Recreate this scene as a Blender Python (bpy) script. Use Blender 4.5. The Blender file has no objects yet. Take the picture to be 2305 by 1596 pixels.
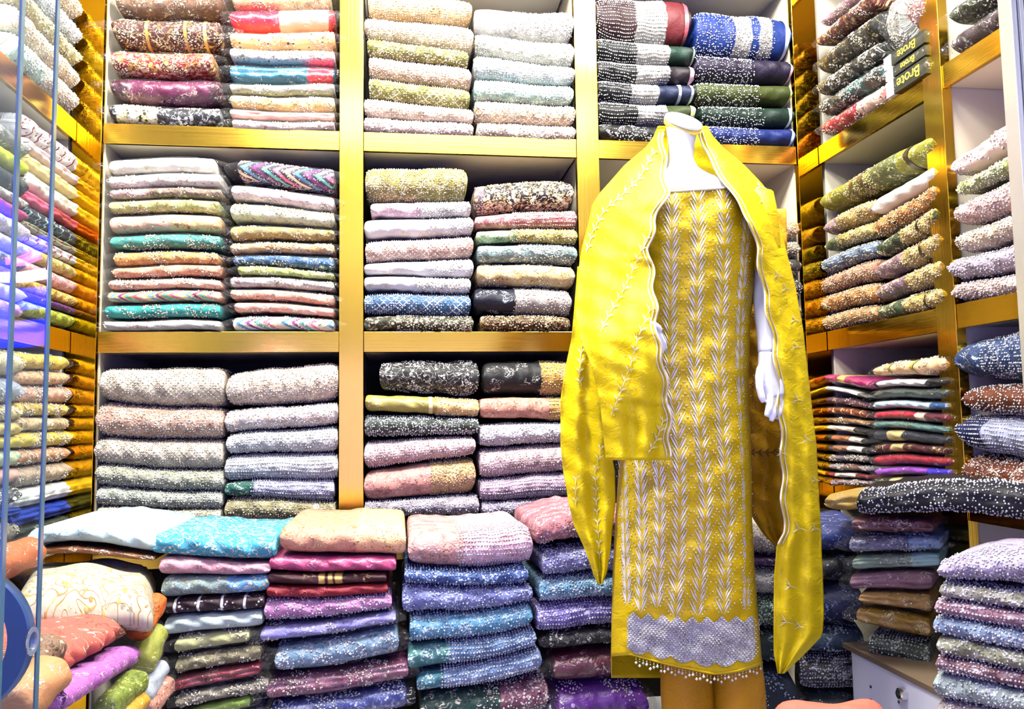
import bpy, math, random
import numpy as np
from mathutils import Matrix, Vector

# ------------------------------------------------------------------ camera, world, lights
scn = bpy.context.scene
CAMZ, DIST, FPX = 1.05, 2.2, 1811.0
YAW, PITCH, ROLL = math.radians(8.008), math.radians(4.645), math.radians(0.874)
_f = np.array([math.sin(YAW)*math.cos(PITCH), math.cos(YAW)*math.cos(PITCH), math.sin(PITCH)])
_r0 = np.array([math.cos(YAW), -math.sin(YAW), 0.0])
_u0 = np.cross(_r0, _f)
_R = _r0*math.cos(ROLL) - _u0*math.sin(ROLL)
_U = _u0*math.cos(ROLL) + _r0*math.sin(ROLL)
CAM = np.array([0.0, -DIST, CAMZ])
cam_d = bpy.data.cameras.new('camera')
cam_d.sensor_fit = 'HORIZONTAL'; cam_d.sensor_width = 36.0; cam_d.lens = 36.0*FPX/2305.0
cam_d.clip_start = 0.05
cam = bpy.data.objects.new('camera', cam_d); scn.collection.objects.link(cam)
cam.matrix_world = Matrix(((_R[0], _U[0], -_f[0], CAM[0]), (_R[1], _U[1], -_f[1], CAM[1]),
                           (_R[2], _U[2], -_f[2], CAM[2]), (0, 0, 0, 1)))
scn.camera = cam
w = bpy.data.worlds.new('world'); scn.world = w; w.use_nodes = True
w.node_tree.nodes['Background'].inputs[0].default_value = (0.6, 0.66, 0.8, 1)
w.node_tree.nodes['Background'].inputs[1].default_value = 0.25
vs = scn.view_settings
vs.view_transform = 'Standard'; vs.look = 'None'; vs.gamma = 1.0; vs.use_curve_mapping = False
vs.exposure = 0.80
scn.cycles.use_adaptive_sampling = True; scn.cycles.adaptive_threshold = 0.06; scn.cycles.adaptive_min_samples = 12
scn.cycles.max_bounces = 5; scn.cycles.diffuse_bounces = 1; scn.cycles.glossy_bounces = 2
scn.cycles.transmission_bounces = 4; scn.cycles.transparent_max_bounces = 10
scn.cycles.caustics_reflective = False; scn.cycles.caustics_refractive = False
scn.cycles.sample_clamp_indirect = 6.0

def area(name, loc, target, sx, sy, power, col):
    d = bpy.data.lights.new(name, 'AREA'); d.shape = 'RECTANGLE'; d.size = sx; d.size_y = sy
    d.energy = power; d.color = col
    o = bpy.data.objects.new(name, d); scn.collection.objects.link(o)
    o.location = loc
    o.rotation_euler = (Vector(target) - Vector(loc)).to_track_quat('-Z', 'Y').to_euler()
    return o
# recessed ceiling lamps along the front of the shelving
for i, (x, y, e) in enumerate([(-0.6, -0.85, 33), (0.1, -0.85, 33), (0.85, -0.85, 33)]):
    area('ceiling_lamp', (x, y, 2.69), (x*0.95, -0.25, 1.2), 0.34, 0.34, e, (1.0, 0.97, 0.90))
# large ceiling panel over the customers' side
area('ceiling_panel_lamp', (0.2, -1.9, 2.72), (0.2, -0.3, 1.2), 1.8, 0.5, 24, (1.0, 0.98, 0.96))
# added light brightening the wall opposite, for the gold to reflect
area('added_wall_wash', (0.2, -3.0, 2.70), (0.2, -3.65, 1.7), 2.4, 0.25, 26, (1.0, 0.98, 0.95))
# added blue-violet fill light, low and unseen behind the camera
area('added_blue_fill', (0.25, -2.9, 0.95), (0.25, -0.2, 0.75), 2.0, 1.0, 12, (0.24, 0.20, 1.0))

# ------------------------------------------------------------------ projection helpers
def ray(px, py):
    return _R*(px-1152.5)/FPX - _U*(py-798.0)/FPX + _f
def at_y(px, py, Y):
    d = ray(px, py); t = (Y+DIST)/d[1]
    return CAM + d*t
def at_x(px, py, X):
    d = ray(px, py); t = X/d[0]
    return CAM + d*t

# ------------------------------------------------------------------ generic helpers
C = scn.collection
def lin(h):
    h = h.lstrip('#'); h = ''.join(c*2 for c in h) if len(h) == 3 else h; v = [int(h[i:i+2], 16)/255 for i in (0, 2, 4)]
    return tuple((c/12.92 if c <= 0.04045 else ((c+0.055)/1.055)**2.4) for c in v) + (1.0,)
def obj(name, me, mat=None, parent=None):
    o = bpy.data.objects.new(name, me); C.objects.link(o)
    if mat is not None:
        me.materials.append(mat)
    if parent is not None: o.parent = parent
    return o
def empty(name, loc=(0, 0, 0)):
    o = bpy.data.objects.new(name, None); C.objects.link(o); o.location = loc
    o.empty_display_size = 0.05
    return o
def tag(o, label, cat, group=None):
    o['label'] = label; o['category'] = cat
    if group: o['group'] = group
    return o
def struct(o, label=None):
    o['kind'] = 'structure'
    if label: o['label'] = label
    return o
def mesh_np(name, V, F, smooth=True, uv=None):
    me = bpy.data.meshes.new(name)
    me.from_pydata([tuple(map(float, p)) for p in V], [], [tuple(map(int, f)) for f in F])
    if smooth: me.polygons.foreach_set('use_smooth', [True]*len(me.polygons))
    if uv is not None:
        l = me.uv_layers.new(name='UVMap')
        li = np.zeros(len(me.loops), dtype=np.int32); me.loops.foreach_get('vertex_index', li)
        l.data.foreach_set('uv', np.asarray(uv, dtype=np.float32)[li].ravel())
    me.update()
    return me
def tri_mesh(name, V, T):
    V = np.asarray(V, dtype=np.float32); T = np.asarray(T, dtype=np.int32)
    me = bpy.data.meshes.new(name)
    me.vertices.add(len(V)); me.vertices.foreach_set('co', V.ravel())
    me.loops.add(T.size); me.loops.foreach_set('vertex_index', T.ravel())
    me.polygons.add(len(T)); me.polygons.foreach_set('loop_start', np.arange(0, T.size, 3, dtype=np.int32))
    try: me.polygons.foreach_set('loop_total', np.full(len(T), 3, dtype=np.int32))
    except Exception: pass
    me.polygons.foreach_set('use_smooth', np.ones(len(T), dtype=bool))
    me.update(calc_edges=True); me.validate()
    return me
OCT_V = np.array([(1,0,0),(-1,0,0),(0,1,0),(0,-1,0),(0,0,1),(0,0,-1)], float)
OCT_T = np.array([(0,2,4),(2,1,4),(1,3,4),(3,0,4),(2,0,5),(1,2,5),(3,1,5),(0,3,5)])
def bead_mesh(name, P, r):
    P = np.asarray(P, float); r = np.broadcast_to(np.asarray(r, float), (len(P),))
    V = (P[:, None, :] + OCT_V[None]*r[:, None, None]).reshape(-1, 3)
    T = (OCT_T[None] + (np.arange(len(P))*6)[:, None, None]).reshape(-1, 3)
    return tri_mesh(name, V, T)
def box_mesh(name, x0, x1, y0, y1, z0, z1, bev=0.0):
    import bmesh
    bm = bmesh.new(); bmesh.ops.create_cube(bm, size=1.0)
    for v in bm.verts:
        v.co = ((x0+x1)/2+v.co.x*(x1-x0), (y0+y1)/2+v.co.y*(y1-y0), (z0+z1)/2+v.co.z*(z1-z0))
    if bev: bmesh.ops.bevel(bm, geom=bm.edges[:], offset=bev, segments=2, affect='EDGES', profile=0.5)
    me = bpy.data.meshes.new(name); bm.to_mesh(me); bm.free()
    return me
def tube_mesh(name, pts, rad, n=12, squash=None, close=True):
    """generalised cylinder along pts with radius list; squash = (axis vector, factor)"""
    pts = [np.array(p, float) for p in pts]
    V, F = [], []
    m = len(pts)
    up = np.array([0.0, 1.0, 0.0])
    for i in range(m):
        d = pts[min(i+1, m-1)] - pts[max(i-1, 0)]; d /= np.linalg.norm(d)
        a = np.cross(d, up)
        if np.linalg.norm(a) < 1e-3: a = np.cross(d, np.array([1.0, 0, 0]))
        a /= np.linalg.norm(a); b = np.cross(d, a)
        r = rad[i]; ra, rb = (r if np.isscalar(r) else r)if not np.isscalar(r) else (r, r)
        for k in range(n):
            t = 2*math.pi*k/n
            V.append(pts[i] + a*ra*math.cos(t) + b*rb*math.sin(t))
    for i in range(m-1):
        for k in range(n):
            F.append((i*n+k, i*n+(k+1) % n, (i+1)*n+(k+1) % n, (i+1)*n+k))
    if close:
        F.append(tuple(range(n-1, -1, -1))); F.append(tuple((m-1)*n+k for k in range(n)))
    return np.array(V), F
def join_geo(parts):
    V, F, o = [], [], 0
    for v, f in parts:
        V.append(np.asarray(v)); F += [tuple(i+o for i in q) for q in f]; o += len(v)
    return np.concatenate(V), F

# ------------------------------------------------------------------ materials
def new_mat(name):
    m = bpy.data.materials.new(name); m.use_nodes = True
    nt = m.node_tree; bsdf = nt.nodes['Principled BSDF']
    return m, nt, bsdf
class NB:
    def __init__(s, nt): s.nt = nt
    def n(s, t, **kw):
        nd = s.nt.nodes.new(t)
        for k, v in kw.items(): setattr(nd, k, v)
        return nd
    def link(s, a, b): s.nt.links.new(a, b)
    def val(s, nd, i, v):
        if hasattr(v, 'node'): s.nt.links.new(v, nd.inputs[i])
        else: nd.inputs[i].default_value = v
    def m(s, op, a, b=0.0, c=None, clamp=False):
        nd = s.n('ShaderNodeMath', operation=op, use_clamp=clamp)
        s.val(nd, 0, a); s.val(nd, 1, b)
        if c is not None: s.val(nd, 2, c)
        return nd.outputs[0]
    def mix(s, f, a, b):
        nd = s.n('ShaderNodeMix', data_type='RGBA')
        s.val(nd, 0, f); s.val(nd, 6, a); s.val(nd, 7, b)
        return nd.outputs[2]
    def sstep(s, x, lo, hi):
        nd = s.n('ShaderNodeMapRange', interpolation_type='SMOOTHSTEP')
        s.val(nd, 0, x); nd.inputs[1].default_value = lo; nd.inputs[2].default_value = hi
        return nd.outputs[0]
    def noise(s, vec, scale, detail=2.0, rough=0.5, dist=0.0):
        nd = s.n('ShaderNodeTexNoise'); s.link(vec, nd.inputs['Vector'])
        nd.inputs['Scale'].default_value = scale; nd.inputs['Detail'].default_value = detail
        nd.inputs['Roughness'].default_value = rough; nd.inputs['Distortion'].default_value = dist
        return nd.outputs['Fac']
    def voro(s, vec, scale, feat='F1', rnd=1.0):
        nd = s.n('ShaderNodeTexVoronoi', feature=feat); s.link(vec, nd.inputs['Vector'])
        nd.inputs['Scale'].default_value = scale; nd.inputs['Randomness'].default_value = rnd
        return nd
    def bump(s, h, strength, dist, bsdf):
        nd = s.n('ShaderNodeBump'); nd.inputs['Strength'].default_value = strength
        nd.inputs['Distance'].default_value = dist
        s.link(h, nd.inputs['Height']); s.link(nd.outputs[0], bsdf.inputs['Normal'])

def plain_mat(name, col, rough=0.5, metal=0.0, spec=0.5, noise=0.0):
    m, nt, b = new_mat(name); nb = NB(nt)
    b.inputs['Base Color'].default_value = lin(col); b.inputs['Roughness'].default_value = rough
    b.inputs['Metallic'].default_value = metal; b.inputs['Specular IOR Level'].default_value = spec
    tc = nb.n('ShaderNodeTexCoord')
    if noise:
        n = nb.noise(tc.outputs['Object'], 6.0, 3.0)
        c = lin(col); dk = tuple(x*(1-noise) for x in c[:3])+(1,)
        nb.link(nb.mix(n, dk, c), b.inputs['Base Color'])
    return m
def gold_mat(name, col, rough, brush_axis):
    m, nt, b = new_mat(name); nb = NB(nt)
    b.inputs['Metallic'].default_value = 1.0
    tc = nb.n('ShaderNodeTexCoord')
    mp = nb.n('ShaderNodeMapping')
    sc = [260.0, 260.0, 260.0]; sc[brush_axis] = 3.0
    mp.inputs['Scale'].default_value = sc
    nb.link(tc.outputs['Object'], mp.inputs['Vector'])
    n = nb.noise(mp.outputs[0], 1.0, 2.0)
    n2 = nb.noise(tc.outputs['Object'], 5.0, 3.0)
    c = lin(col); dk = tuple(x*0.86 for x in c[:3])+(1,)
    nb.link(nb.mix(n2, dk, c), b.inputs['Base Color'])
    r = nb.m('MULTIPLY_ADD', n, rough*0.5, rough*0.75)
    nb.link(r, b.inputs['Roughness'])
    nb.bump(nb.m('MULTIPLY_ADD', n2, 3.0, n), 0.12, 0.001, b)
    return m
_beads = {}
def bead_mat(col, metal=0.0, rough=0.22):
    k = (col, metal, rough)
    if k not in _beads:
        m, nt, b = new_mat('bead_'+col.lstrip('#')); nb = NB(nt)
        c = lin(col)
        g = nb.n('ShaderNodeNewGeometry')
        hue = nb.m('FRACT', nb.m('MULTIPLY', g.outputs['Random Per Island'], 7.3))
        c = tuple(x*0.92 for x in c[:3])+(1,); dk = tuple(x*0.45 for x in c[:3])+(1,)
        nb.link(nb.mix(hue, dk, c), b.inputs['Base Color'])
        b.inputs['Roughness'].default_value = rough; b.inputs['Metallic'].default_value = metal
        b.inputs['Specular IOR Level'].default_value = 0.7
        _beads[k] = m
    return _beads[k]

_seed = [7]
def fabric_mat(name, col, pat='pl', emb='#ffffff', W=0.3, zones=(), rough=0.6, sc=1.0, dens=1.0, emb2=None, satin=False):
    """cloth: base colour with zones along its length (u in metres 0..W), embroidery pattern over it"""
    m, nt, b = new_mat(name); nb = NB(nt)
    _seed[0] += 1
    uvn = nb.n('ShaderNodeUVMap'); uvn.uv_map = 'UVMap'
    mp = nb.n('ShaderNodeMapping'); mp.inputs['Location'].default_value = (_seed[0]*1.37 % 9, _seed[0]*0.71 % 7, 0)
    nb.link(uvn.outputs[0], mp.inputs['Vector']); P = mp.outputs[0]
    sp = nb.n('ShaderNodeSeparateXYZ'); nb.link(uvn.outputs[0], sp.inputs[0])
    U, Vv = sp.outputs[0], sp.outputs[1]
    big = nb.noise(P, 14.0, 2.0)
    c0 = lin(col)
    if pat in ('fl', 'sp', 'ch', 'st'): c0 = tuple(x*0.80 for x in c0[:3])+(1,)
    if pat in ('bd', 'rw', 'md', 'fx', 'lt'): c0 = tuple(x*0.66 for x in c0[:3])+(1,)
    dk = tuple(x*0.72 for x in c0[:3])+(1,)
    colr = nb.mix(big, dk, c0)
    wob = nb.m('MULTIPLY', nb.m('SUBTRACT', nb.noise(P, 30.0, 1.0), 0.5), 0.05)
    Un = nb.m('ADD', nb.m('DIVIDE', U, max(W, 0.01)), wob)
    for (zc, a, e) in zones:
        f = nb.m('MULTIPLY', nb.sstep(Un, a-0.008, a+0.008), nb.m('SUBTRACT', 1.0, nb.sstep(Un, e-0.008, e+0.008)))
        colr = nb.mix(f, colr, lin(zc))
    h = nb.m('MULTIPLY', big, 0.4)
    E = tuple(x*0.9 for x in lin(emb)[:3])+(1,); E2 = lin(emb2) if emb2 else tuple(x*0.30 for x in lin(col)[:3])+(1,)
    def contour(scale, width, dist=1.2):
        n = nb.noise(P, scale, 1.0, 0.5, dist)
        return nb.m('SUBTRACT', 1.0, nb.sstep(nb.m('ABSOLUTE', nb.m('SUBTRACT', n, 0.5)), 0.0, width))
    mask = None
    if pat == 'fl':      # scrolling floral embroidery
        l = contour(48*sc, 0.035*dens); v = nb.voro(P, 75*sc)
        d1 = nb.m('SUBTRACT', 1.0, nb.sstep(v.outputs['Distance'], 0.16*dens, 0.30*dens))
        v2 = nb.voro(P, 190*sc)
        d2 = nb.m('SUBTRACT', 1.0, nb.sstep(v2.outputs['Distance'], 0.12*dens, 0.26*dens))
        mask = nb.m('MAXIMUM', nb.m('MAXIMUM', l, d1), nb.m('MULTIPLY', d2, nb.sstep(nb.noise(P, 22*sc, 1.0), 0.42, 0.58)))
        e = nb.mix(nb.sstep(nb.noise(P, 40*sc, 1.0), 0.42, 0.58), E, E2)
        v3 = nb.voro(P, 130*sc); s3 = nb.n('ShaderNodeSeparateColor'); nb.link(v3.outputs['Color'], s3.inputs[0])
        dk3 = nb.m('MULTIPLY', nb.m('SUBTRACT', 1.0, nb.sstep(v3.outputs['Distance'], 0.18, 0.34)), nb.m('GREATER_THAN', s3.outputs[0], 0.55))
        colr = nb.mix(nb.m('MULTIPLY', dk3, 0.75), colr, tuple(x*0.28 for x in lin(col)[:3])+(1,))
    elif pat in ('bd', 'rw', 'md', 'fx'):    # beaded net
        v = nb.voro(P, 170*sc)
        d1 = nb.m('SUBTRACT', 1.0, nb.sstep(v.outputs['Distance'], 0.22, 0.48))
        l = contour(36*sc, 0.03)
        f = nb.sstep(nb.noise(P, 18*sc, 2.0), 0.36-0.2*dens, 0.6-0.2*dens)
        mask = nb.m('MAXIMUM', nb.m('MULTIPLY', d1, f), nb.m('MULTIPLY', l, 0.8))
        e = nb.mix(nb.sstep(nb.noise(P, 30*sc, 1.0), 0.4, 0.6), E, E2)
    elif pat == 'lt':    # diamond lattice
        a_ = nb.m('MULTIPLY', nb.m('ADD', U, Vv), 48*sc); b_ = nb.m('MULTIPLY', nb.m('SUBTRACT', U, Vv), 48*sc)
        def tri(x): return nb.m('ABSOLUTE', nb.m('SUBTRACT', nb.m('FRACT', x), 0.5))
        g = nb.m('MINIMUM', tri(a_), tri(b_))
        l = nb.m('SUBTRACT', 1.0, nb.sstep(g, 0.03, 0.12))
        v = nb.voro(P, 150*sc)
        mask = nb.m('MAXIMUM', l, nb.m('MULTIPLY', nb.m('SUBTRACT', 1.0, nb.sstep(v.outputs['Distance'], 0.1, 0.3)), 0.7))
        e = nb.mix(nb.sstep(nb.noise(P, 24*sc, 1.0), 0.4, 0.6), E, E2)
    elif pat == 'ch':    # colourful chevrons
        t = nb.m('ABSOLUTE', nb.m('SUBTRACT', nb.m('FRACT', nb.m('MULTIPLY', Vv, 13*sc)), 0.5))
        x = nb.m('FRACT', nb.m('ADD', nb.m('MULTIPLY', U, 9*sc), nb.m('MULTIPLY', t, 0.9)))
        rp = nb.n('ShaderNodeValToRGB'); cr = rp.color_ramp; cr.interpolation = 'CONSTANT'
        pal = [col, '#d9607c', col, '#ded2a6', col, '#4d86ad', col, '#762a6e', col, '#5db7a8']
        while len(cr.elements) < len(pal): cr.elements.new(0.5)
        for i_, hx in enumerate(pal):
            cr.elements[i_].position = i_/len(pal); cr.elements[i_].color = lin(hx)
        nb.link(x, rp.inputs[0]); colr = rp.outputs[0]
        v = nb.voro(P, 160*sc)
        mask = nb.m('SUBTRACT', 1.0, nb.sstep(v.outputs['Distance'], 0.14, 0.3)); e = E
    elif pat == 'dt':    # sparse round dots
        v = nb.voro(P, 70*sc, rnd=0.8)
        sepc = nb.n('ShaderNodeSeparateColor'); nb.link(v.outputs['Color'], sepc.inputs[0])
        mask = nb.m('MULTIPLY', nb.m('SUBTRACT', 1.0, nb.sstep(v.outputs['Distance'], 0.24, 0.3)), nb.m('GREATER_THAN', sepc.outputs[0], 0.45))
        e = nb.mix(nb.m('GREATER_THAN', sepc.outputs[1], 0.5), E, E2)
    elif pat == 'st':    # bands across the length
        x = nb.m('FRACT', nb.m('MULTIPLY', U, 22*sc))
        l = nb.m('SUBTRACT', 1.0, nb.sstep(nb.m('ABSOLUTE', nb.m('SUBTRACT', x, 0.5)), 0.04, 0.07))
        v = nb.voro(P, 120*sc)
        d1 = nb.m('SUBTRACT', 1.0, nb.sstep(v.outputs['Distance'], 0.2, 0.34))
        mask = nb.m('MAXIMUM', l, nb.m('MULTIPLY', d1, nb.sstep(nb.noise(P, 26*sc, 1.0), 0.45, 0.55))); e = E
    elif pat == 'sp':    # scattered sprigs
        n = nb.noise(P, 26*sc, 1.0); l = contour(70*sc, 0.05)
        mask = nb.m('MULTIPLY', l, nb.sstep(n, 0.53, 0.6)); e = E
    if mask is not None:
        colr = nb.mix(mask, colr, e)
        h = nb.m('ADD', h, nb.m('MULTIPLY', mask, 0.8))
    nb.link(colr, b.inputs['Base Color'])
    b.inputs['Roughness'].default_value = 0.38 if satin else rough
    b.inputs['Specular IOR Level'].default_value = 0.6 if satin else 0.35
    wv = nb.noise(P, 420.0, 1.0)
    wr = nb.noise(P, 34.0, 3.0, 0.6, 0.8)
    nb.bump(nb.m('ADD', nb.m('MULTIPLY_ADD', wr, 1.6, h), nb.m('MULTIPLY', wv, 0.2)), 0.55, 0.0035, b)
    return m
def bag_material():
    m, nt, b = new_mat('clear_plastic_bag'); nb = NB(nt)
    nt.nodes.remove(b)
    out = nt.nodes['Material Output']
    tc = nb.n('ShaderNodeTexCoord')
    gm = nb.n('ShaderNodeNewGeometry'); P = gm.outputs['Position']
    n1 = nb.noise(P, 26.0, 2.0, 0.5, 1.2)
    r1 = nb.m('ABSOLUTE', nb.m('SUBTRACT', n1, 0.5))
    r2 = nb.m('ABSOLUTE', nb.m('SUBTRACT', nb.noise(P, 62.0, 1.0, 0.5, 1.0), 0.5))
    h = nb.m('MULTIPLY_ADD', r2, 0.5, r1)
    bp = nb.n('ShaderNodeBump'); bp.inputs['Strength'].default_value = 1.0; bp.inputs['Distance'].default_value = 0.03
    nb.link(h, bp.inputs['Height'])
    fr = nb.n('ShaderNodeFresnel'); fr.inputs['IOR'].default_value = 1.5
    gl = nb.n('ShaderNodeBsdfGlossy'); gl.inputs['Roughness'].default_value = 0.10; nb.link(bp.outputs[0], gl.inputs['Normal'])
    df = nb.n('ShaderNodeBsdfDiffuse'); df.inputs['Color'].default_value = (0.95, 0.96, 0.98, 1)
    tr = nb.n('ShaderNodeBsdfTransparent')
    mx = nb.n('ShaderNodeMixShader'); mx.inputs[0].default_value = 0.012
    nb.link(tr.outputs[0], mx.inputs[1]); nb.link(df.outputs[0], mx.inputs[2])
    crease = nb.m('MULTIPLY', nb.m('SUBTRACT', 1.0, nb.sstep(r1, 0.0, 0.02)), nb.sstep(nb.noise(P, 13.0, 1.0), 0.45, 0.6))
    fac = nb.m('ADD', nb.m('MINIMUM', nb.m('MULTIPLY', fr.outputs[0], 0.5), 0.035), nb.m('MULTIPLY', crease, 0.42), clamp=True)
    mx2 = nb.n('ShaderNodeMixShader'); nb.link(fac, mx2.inputs[0])
    nb.link(mx.outputs[0], mx2.inputs[1]); nb.link(gl.outputs[0], mx2.inputs[2])
    nb.link(mx2.outputs[0], out.inputs['Surface'])
    return m
def glass_material(name, tint, refl=1.0, haze=0.0):
    m, nt, b = new_mat(name); nb = NB(nt); nt.nodes.remove(b)
    out = nt.nodes['Material Output']
    fr = nb.n('ShaderNodeFresnel'); fr.inputs['IOR'].default_value = 1.5
    tr = nb.n('ShaderNodeBsdfTransparent'); tr.inputs['Color'].default_value = tint
    gl = nb.n('ShaderNodeBsdfGlossy'); gl.inputs['Roughness'].default_value = 0.02
    mx = nb.n('ShaderNodeMixShader'); nb.link(nb.m('MULTIPLY', fr.outputs[0], refl, clamp=True), mx.inputs[0])
    nb.link(tr.outputs[0], mx.inputs[1]); nb.link(gl.outputs[0], mx.inputs[2])
    nb.link(mx.outputs[0], out.inputs['Surface'])
    return m
GOLD_V = gold_mat('gold_brushed_vertical', '#f5c84c', 0.17, 2)
GOLD_H = gold_mat('gold_brushed_lengthwise', '#f5c84c', 0.17, 0)
GOLD_HY = gold_mat('gold_brushed_along_wall', '#f4be38', 0.14, 1)
GOLD_M = gold_mat('gold_mirror', '#f6bd24', 0.07, 2)
BOARD = plain_mat('cream_laminate', '#d3cab2', 0.5, noise=0.06)
WHITE_P = plain_mat('white_paint', '#eceaea', 0.6, noise=0.05)
BAG = bag_material()

# ------------------------------------------------------------------ the setting
XL, XR = -0.8378, 1.2427
AX0, P1a, P1b, P2a, P2b, CX1 = -0.7725, -0.1598, -0.0956, 0.5052, 0.5698, 1.1738
Z1t, Z1b, Z2t, Z2b, Z3t, Z3b, Z0t, Z0b = 1.849, 1.795, 1.294, 1.239, 0.739, 0.684, 2.404, 2.350
SD = 0.42
FLOOR = plain_mat('pale_floor_tile', '#b9b3ab', 0.35, noise=0.1)
struct(obj('floor', box_mesh('floor', -1.6, 2.0, -3.7, 0.6, -0.1, 0.0), FLOOR), 'pale tiled shop floor')
struct(obj('ceiling', box_mesh('ceiling', -1.6, 2.0, -3.7, 0.6, 2.75, 2.85), WHITE_P), 'white shop ceiling')
struct(obj('wall_back', box_mesh('wall_back', -1.6, 2.0, SD+0.02, SD+0.12, 0, 2.75), WHITE_P), 'white wall behind the shelving')
struct(obj('wall_left', box_mesh('wall_left', XL-SD-0.12, XL-SD-0.02, -3.7, SD, 0, 2.75), WHITE_P), 'white wall beside the glass doors')
struct(obj('wall_right', box_mesh('wall_right', XR+SD+0.02, XR+SD+0.12, -3.7, SD, 0, 2.75), WHITE_P), 'white wall behind the side shelving')
struct(obj('wall_rear', box_mesh('wall_rear', -1.4, 1.8, -3.75, -3.65, 0, 2.75), plain_mat('lavender_paint', '#c9cbe8', 0.6, noise=0.1)), 'lavender wall opposite the shelving')

def board(parent, name, x0, x1, y0, y1, z0, z1, mat, bev=0.0008):
    return obj(name, box_mesh(name, x0, x1, y0, y1, z0, z1, bev), mat, parent)
unit = empty('display_shelving', (0.2, 0.2, 0))
def under(o, root):
    o.parent = root; o.matrix_parent_inverse = root.matrix_world.inverted() if False else Matrix.Translation(-root.location)
tag(unit, 'three-bay display shelving faced with brushed gold metal behind the mannequin', 'shelving')
def ub(name, *a, **k):
    o = board(None, name, *a, **k); under(o, unit); return o
for (a, b) in ((P1a, P1b), (P2a, P2b)):
    ub('post', a, b, -0.004, 0.02, 0.0, 2.6, GOLD_V)
    ub('divider_board', a+0.008, b-0.008, 0.021, SD, 0.0, 2.6, BOARD)
for nm, (a, b) in (('side_board', (AX0-0.018, AX0)), ('side_board', (CX1, CX1+0.018))):
    ub(nm, a, b, 0.021, SD, 0.0, 2.6, BOARD)
for (a, b) in ((AX0, P1a), (P1b, P2a), (P2b, CX1)):
    for (zt, zb) in ((Z0t, Z0b), (Z1t, Z1b), (Z2t, Z2b), (Z3t, Z3b)):
        f = ub('shelf_board', a+0.001, b-0.001, 0.012, SD, zb+0.004, zt-0.001, BOARD)
        g = board(None, 'shelf_fascia', a+0.001, b-0.001, -0.001, 0.0115, zb, zt, GOLD_H); under(g, unit)
ub('back_board', AX0, CX1, SD, SD+0.012, 0.0, 2.6, plain_mat('dark_back_board', '#2a2620', 0.7, noise=0.1))
ub('corner_panel', XL-0.01, AX0-0.003, -0.004, 0.02, 0.0, 2.6, GOLD_M)
ub('corner_panel', CX1+0.003, XR+0.01, -0.004, 0.02, 0.0, 2.6, GOLD_M)

# side units: shelves run along the walls (Y) with fronts at X = XL and X = XR
def side_unit(name, label, X, sgn, y_near, posts, z3=None):
    Z3 = z3 or (Z3t, Z3b)
    root = empty(name, (X+sgn*0.2, -0.4, 0)); tag(root, label, 'shelving')
    def sb(nm, x0, x1, y0, y1, z0, z1, mat):
        a, b = sorted((X+sgn*x0, X+sgn*x1))
        o = board(None, nm, a, b, y0, y1, z0, z1, mat); under(o, root); return o
    cuts = [-0.006] + [c for p in posts for c in p] + [y_near]
    for (ya, yb) in posts:
        sb('post', -0.004, 0.02, yb, ya, 0.0, 2.6, GOLD_V)
        sb('divider_board', 0.021, SD, yb+0.006, ya-0.006, 0.0, 2.6, BOARD)
    for i in range(0, len(cuts), 2):
        y1, y0 = cuts[i], cuts[i+1]
        for (zt, zb) in ((Z0t, Z0b), (Z1t, Z1b), (Z2t, Z2b), Z3):
            sb('shelf_board', 0.012, SD, y0+0.001, y1-0.001, zb+0.004, zt-0.001, BOARD)
            sb('shelf_fascia', -0.001, 0.0115, y0+0.001, y1-0.001, zb, zt, GOLD_HY)
    sb('back_board', SD, SD+0.012, y_near, 0.02, 0.0, 2.6, BOARD)
    sb('end_board', 0.021, SD, 0.0, 0.018, 0.0, 2.6, BOARD)
    return root
_pa = at_x(2091, 375, XR)[1]; _pb = at_x(2134, 375, XR)[1]
side_unit('side_shelving', 'gold-edged wall shelving with an upright, beside the mannequin', XR, 1, -1.15, [(_pa, _pb)], (0.868, 0.813))
side_unit('side_shelving', 'gold-edged wall shelving seen behind the glass doors', XL, -1, -1.0, [])

# ------------------------------------------------------------------ folded goods
class Frame:
    """front plane of a stack: e runs along the fronts (as seen), n points into the stack"""
    def __init__(s, p, q):
        s.o = np.array([p[0], p[1], 0.0]); d = np.array([q[0]-p[0], q[1]-p[1], 0.0]); s.e = d/np.linalg.norm(d)
        s.n = np.array([-s.e[1], s.e[0], 0.0])
    def pt(s, px, py):
        d = ray(px, py); t = np.dot(s.o-CAM, s.n)/np.dot(d, s.n); P = CAM+d*t
        return float(np.dot(P-s.o, s.e)), float(P[2])
    def w(s, a, t, z): return s.o + s.e*a + s.n*t + np.array([0, 0, z])
FB = Frame((-1, -0.012), (1, -0.012))                 # back unit
FLW = Frame((XL+0.012, -1), (XL+0.012, 0))            # left wall
FRW = Frame((XR-0.012, 0), (XR-0.012, -1))            # right wall
def fpix(x0, Y0, x1, Y1):
    p = at_y(x0, 1200, Y0); q = at_y(x1, 1200, Y1)
    return Frame(p, q)

def section(h, r, d, nf):
    """closed loop (t, z, v): bottom-back -> bottom -> front fold -> top -> back"""
    t, z = [], []
    for k in range(4): t.append(d - (d-r)*k/4*1.0); z.append(-h)
    for k in range(nf+1):
        a = -math.pi/2 + math.pi*k/nf
        t.append(r - r*math.cos(a)); z.append(h*math.sin(a))
    for k in range(1, 5): t.append(r + (d-r)*k/4); z.append(h)
    t.append(d+0.3*r); z.append(0.0)
    return np.array(t), np.array(z)

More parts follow.
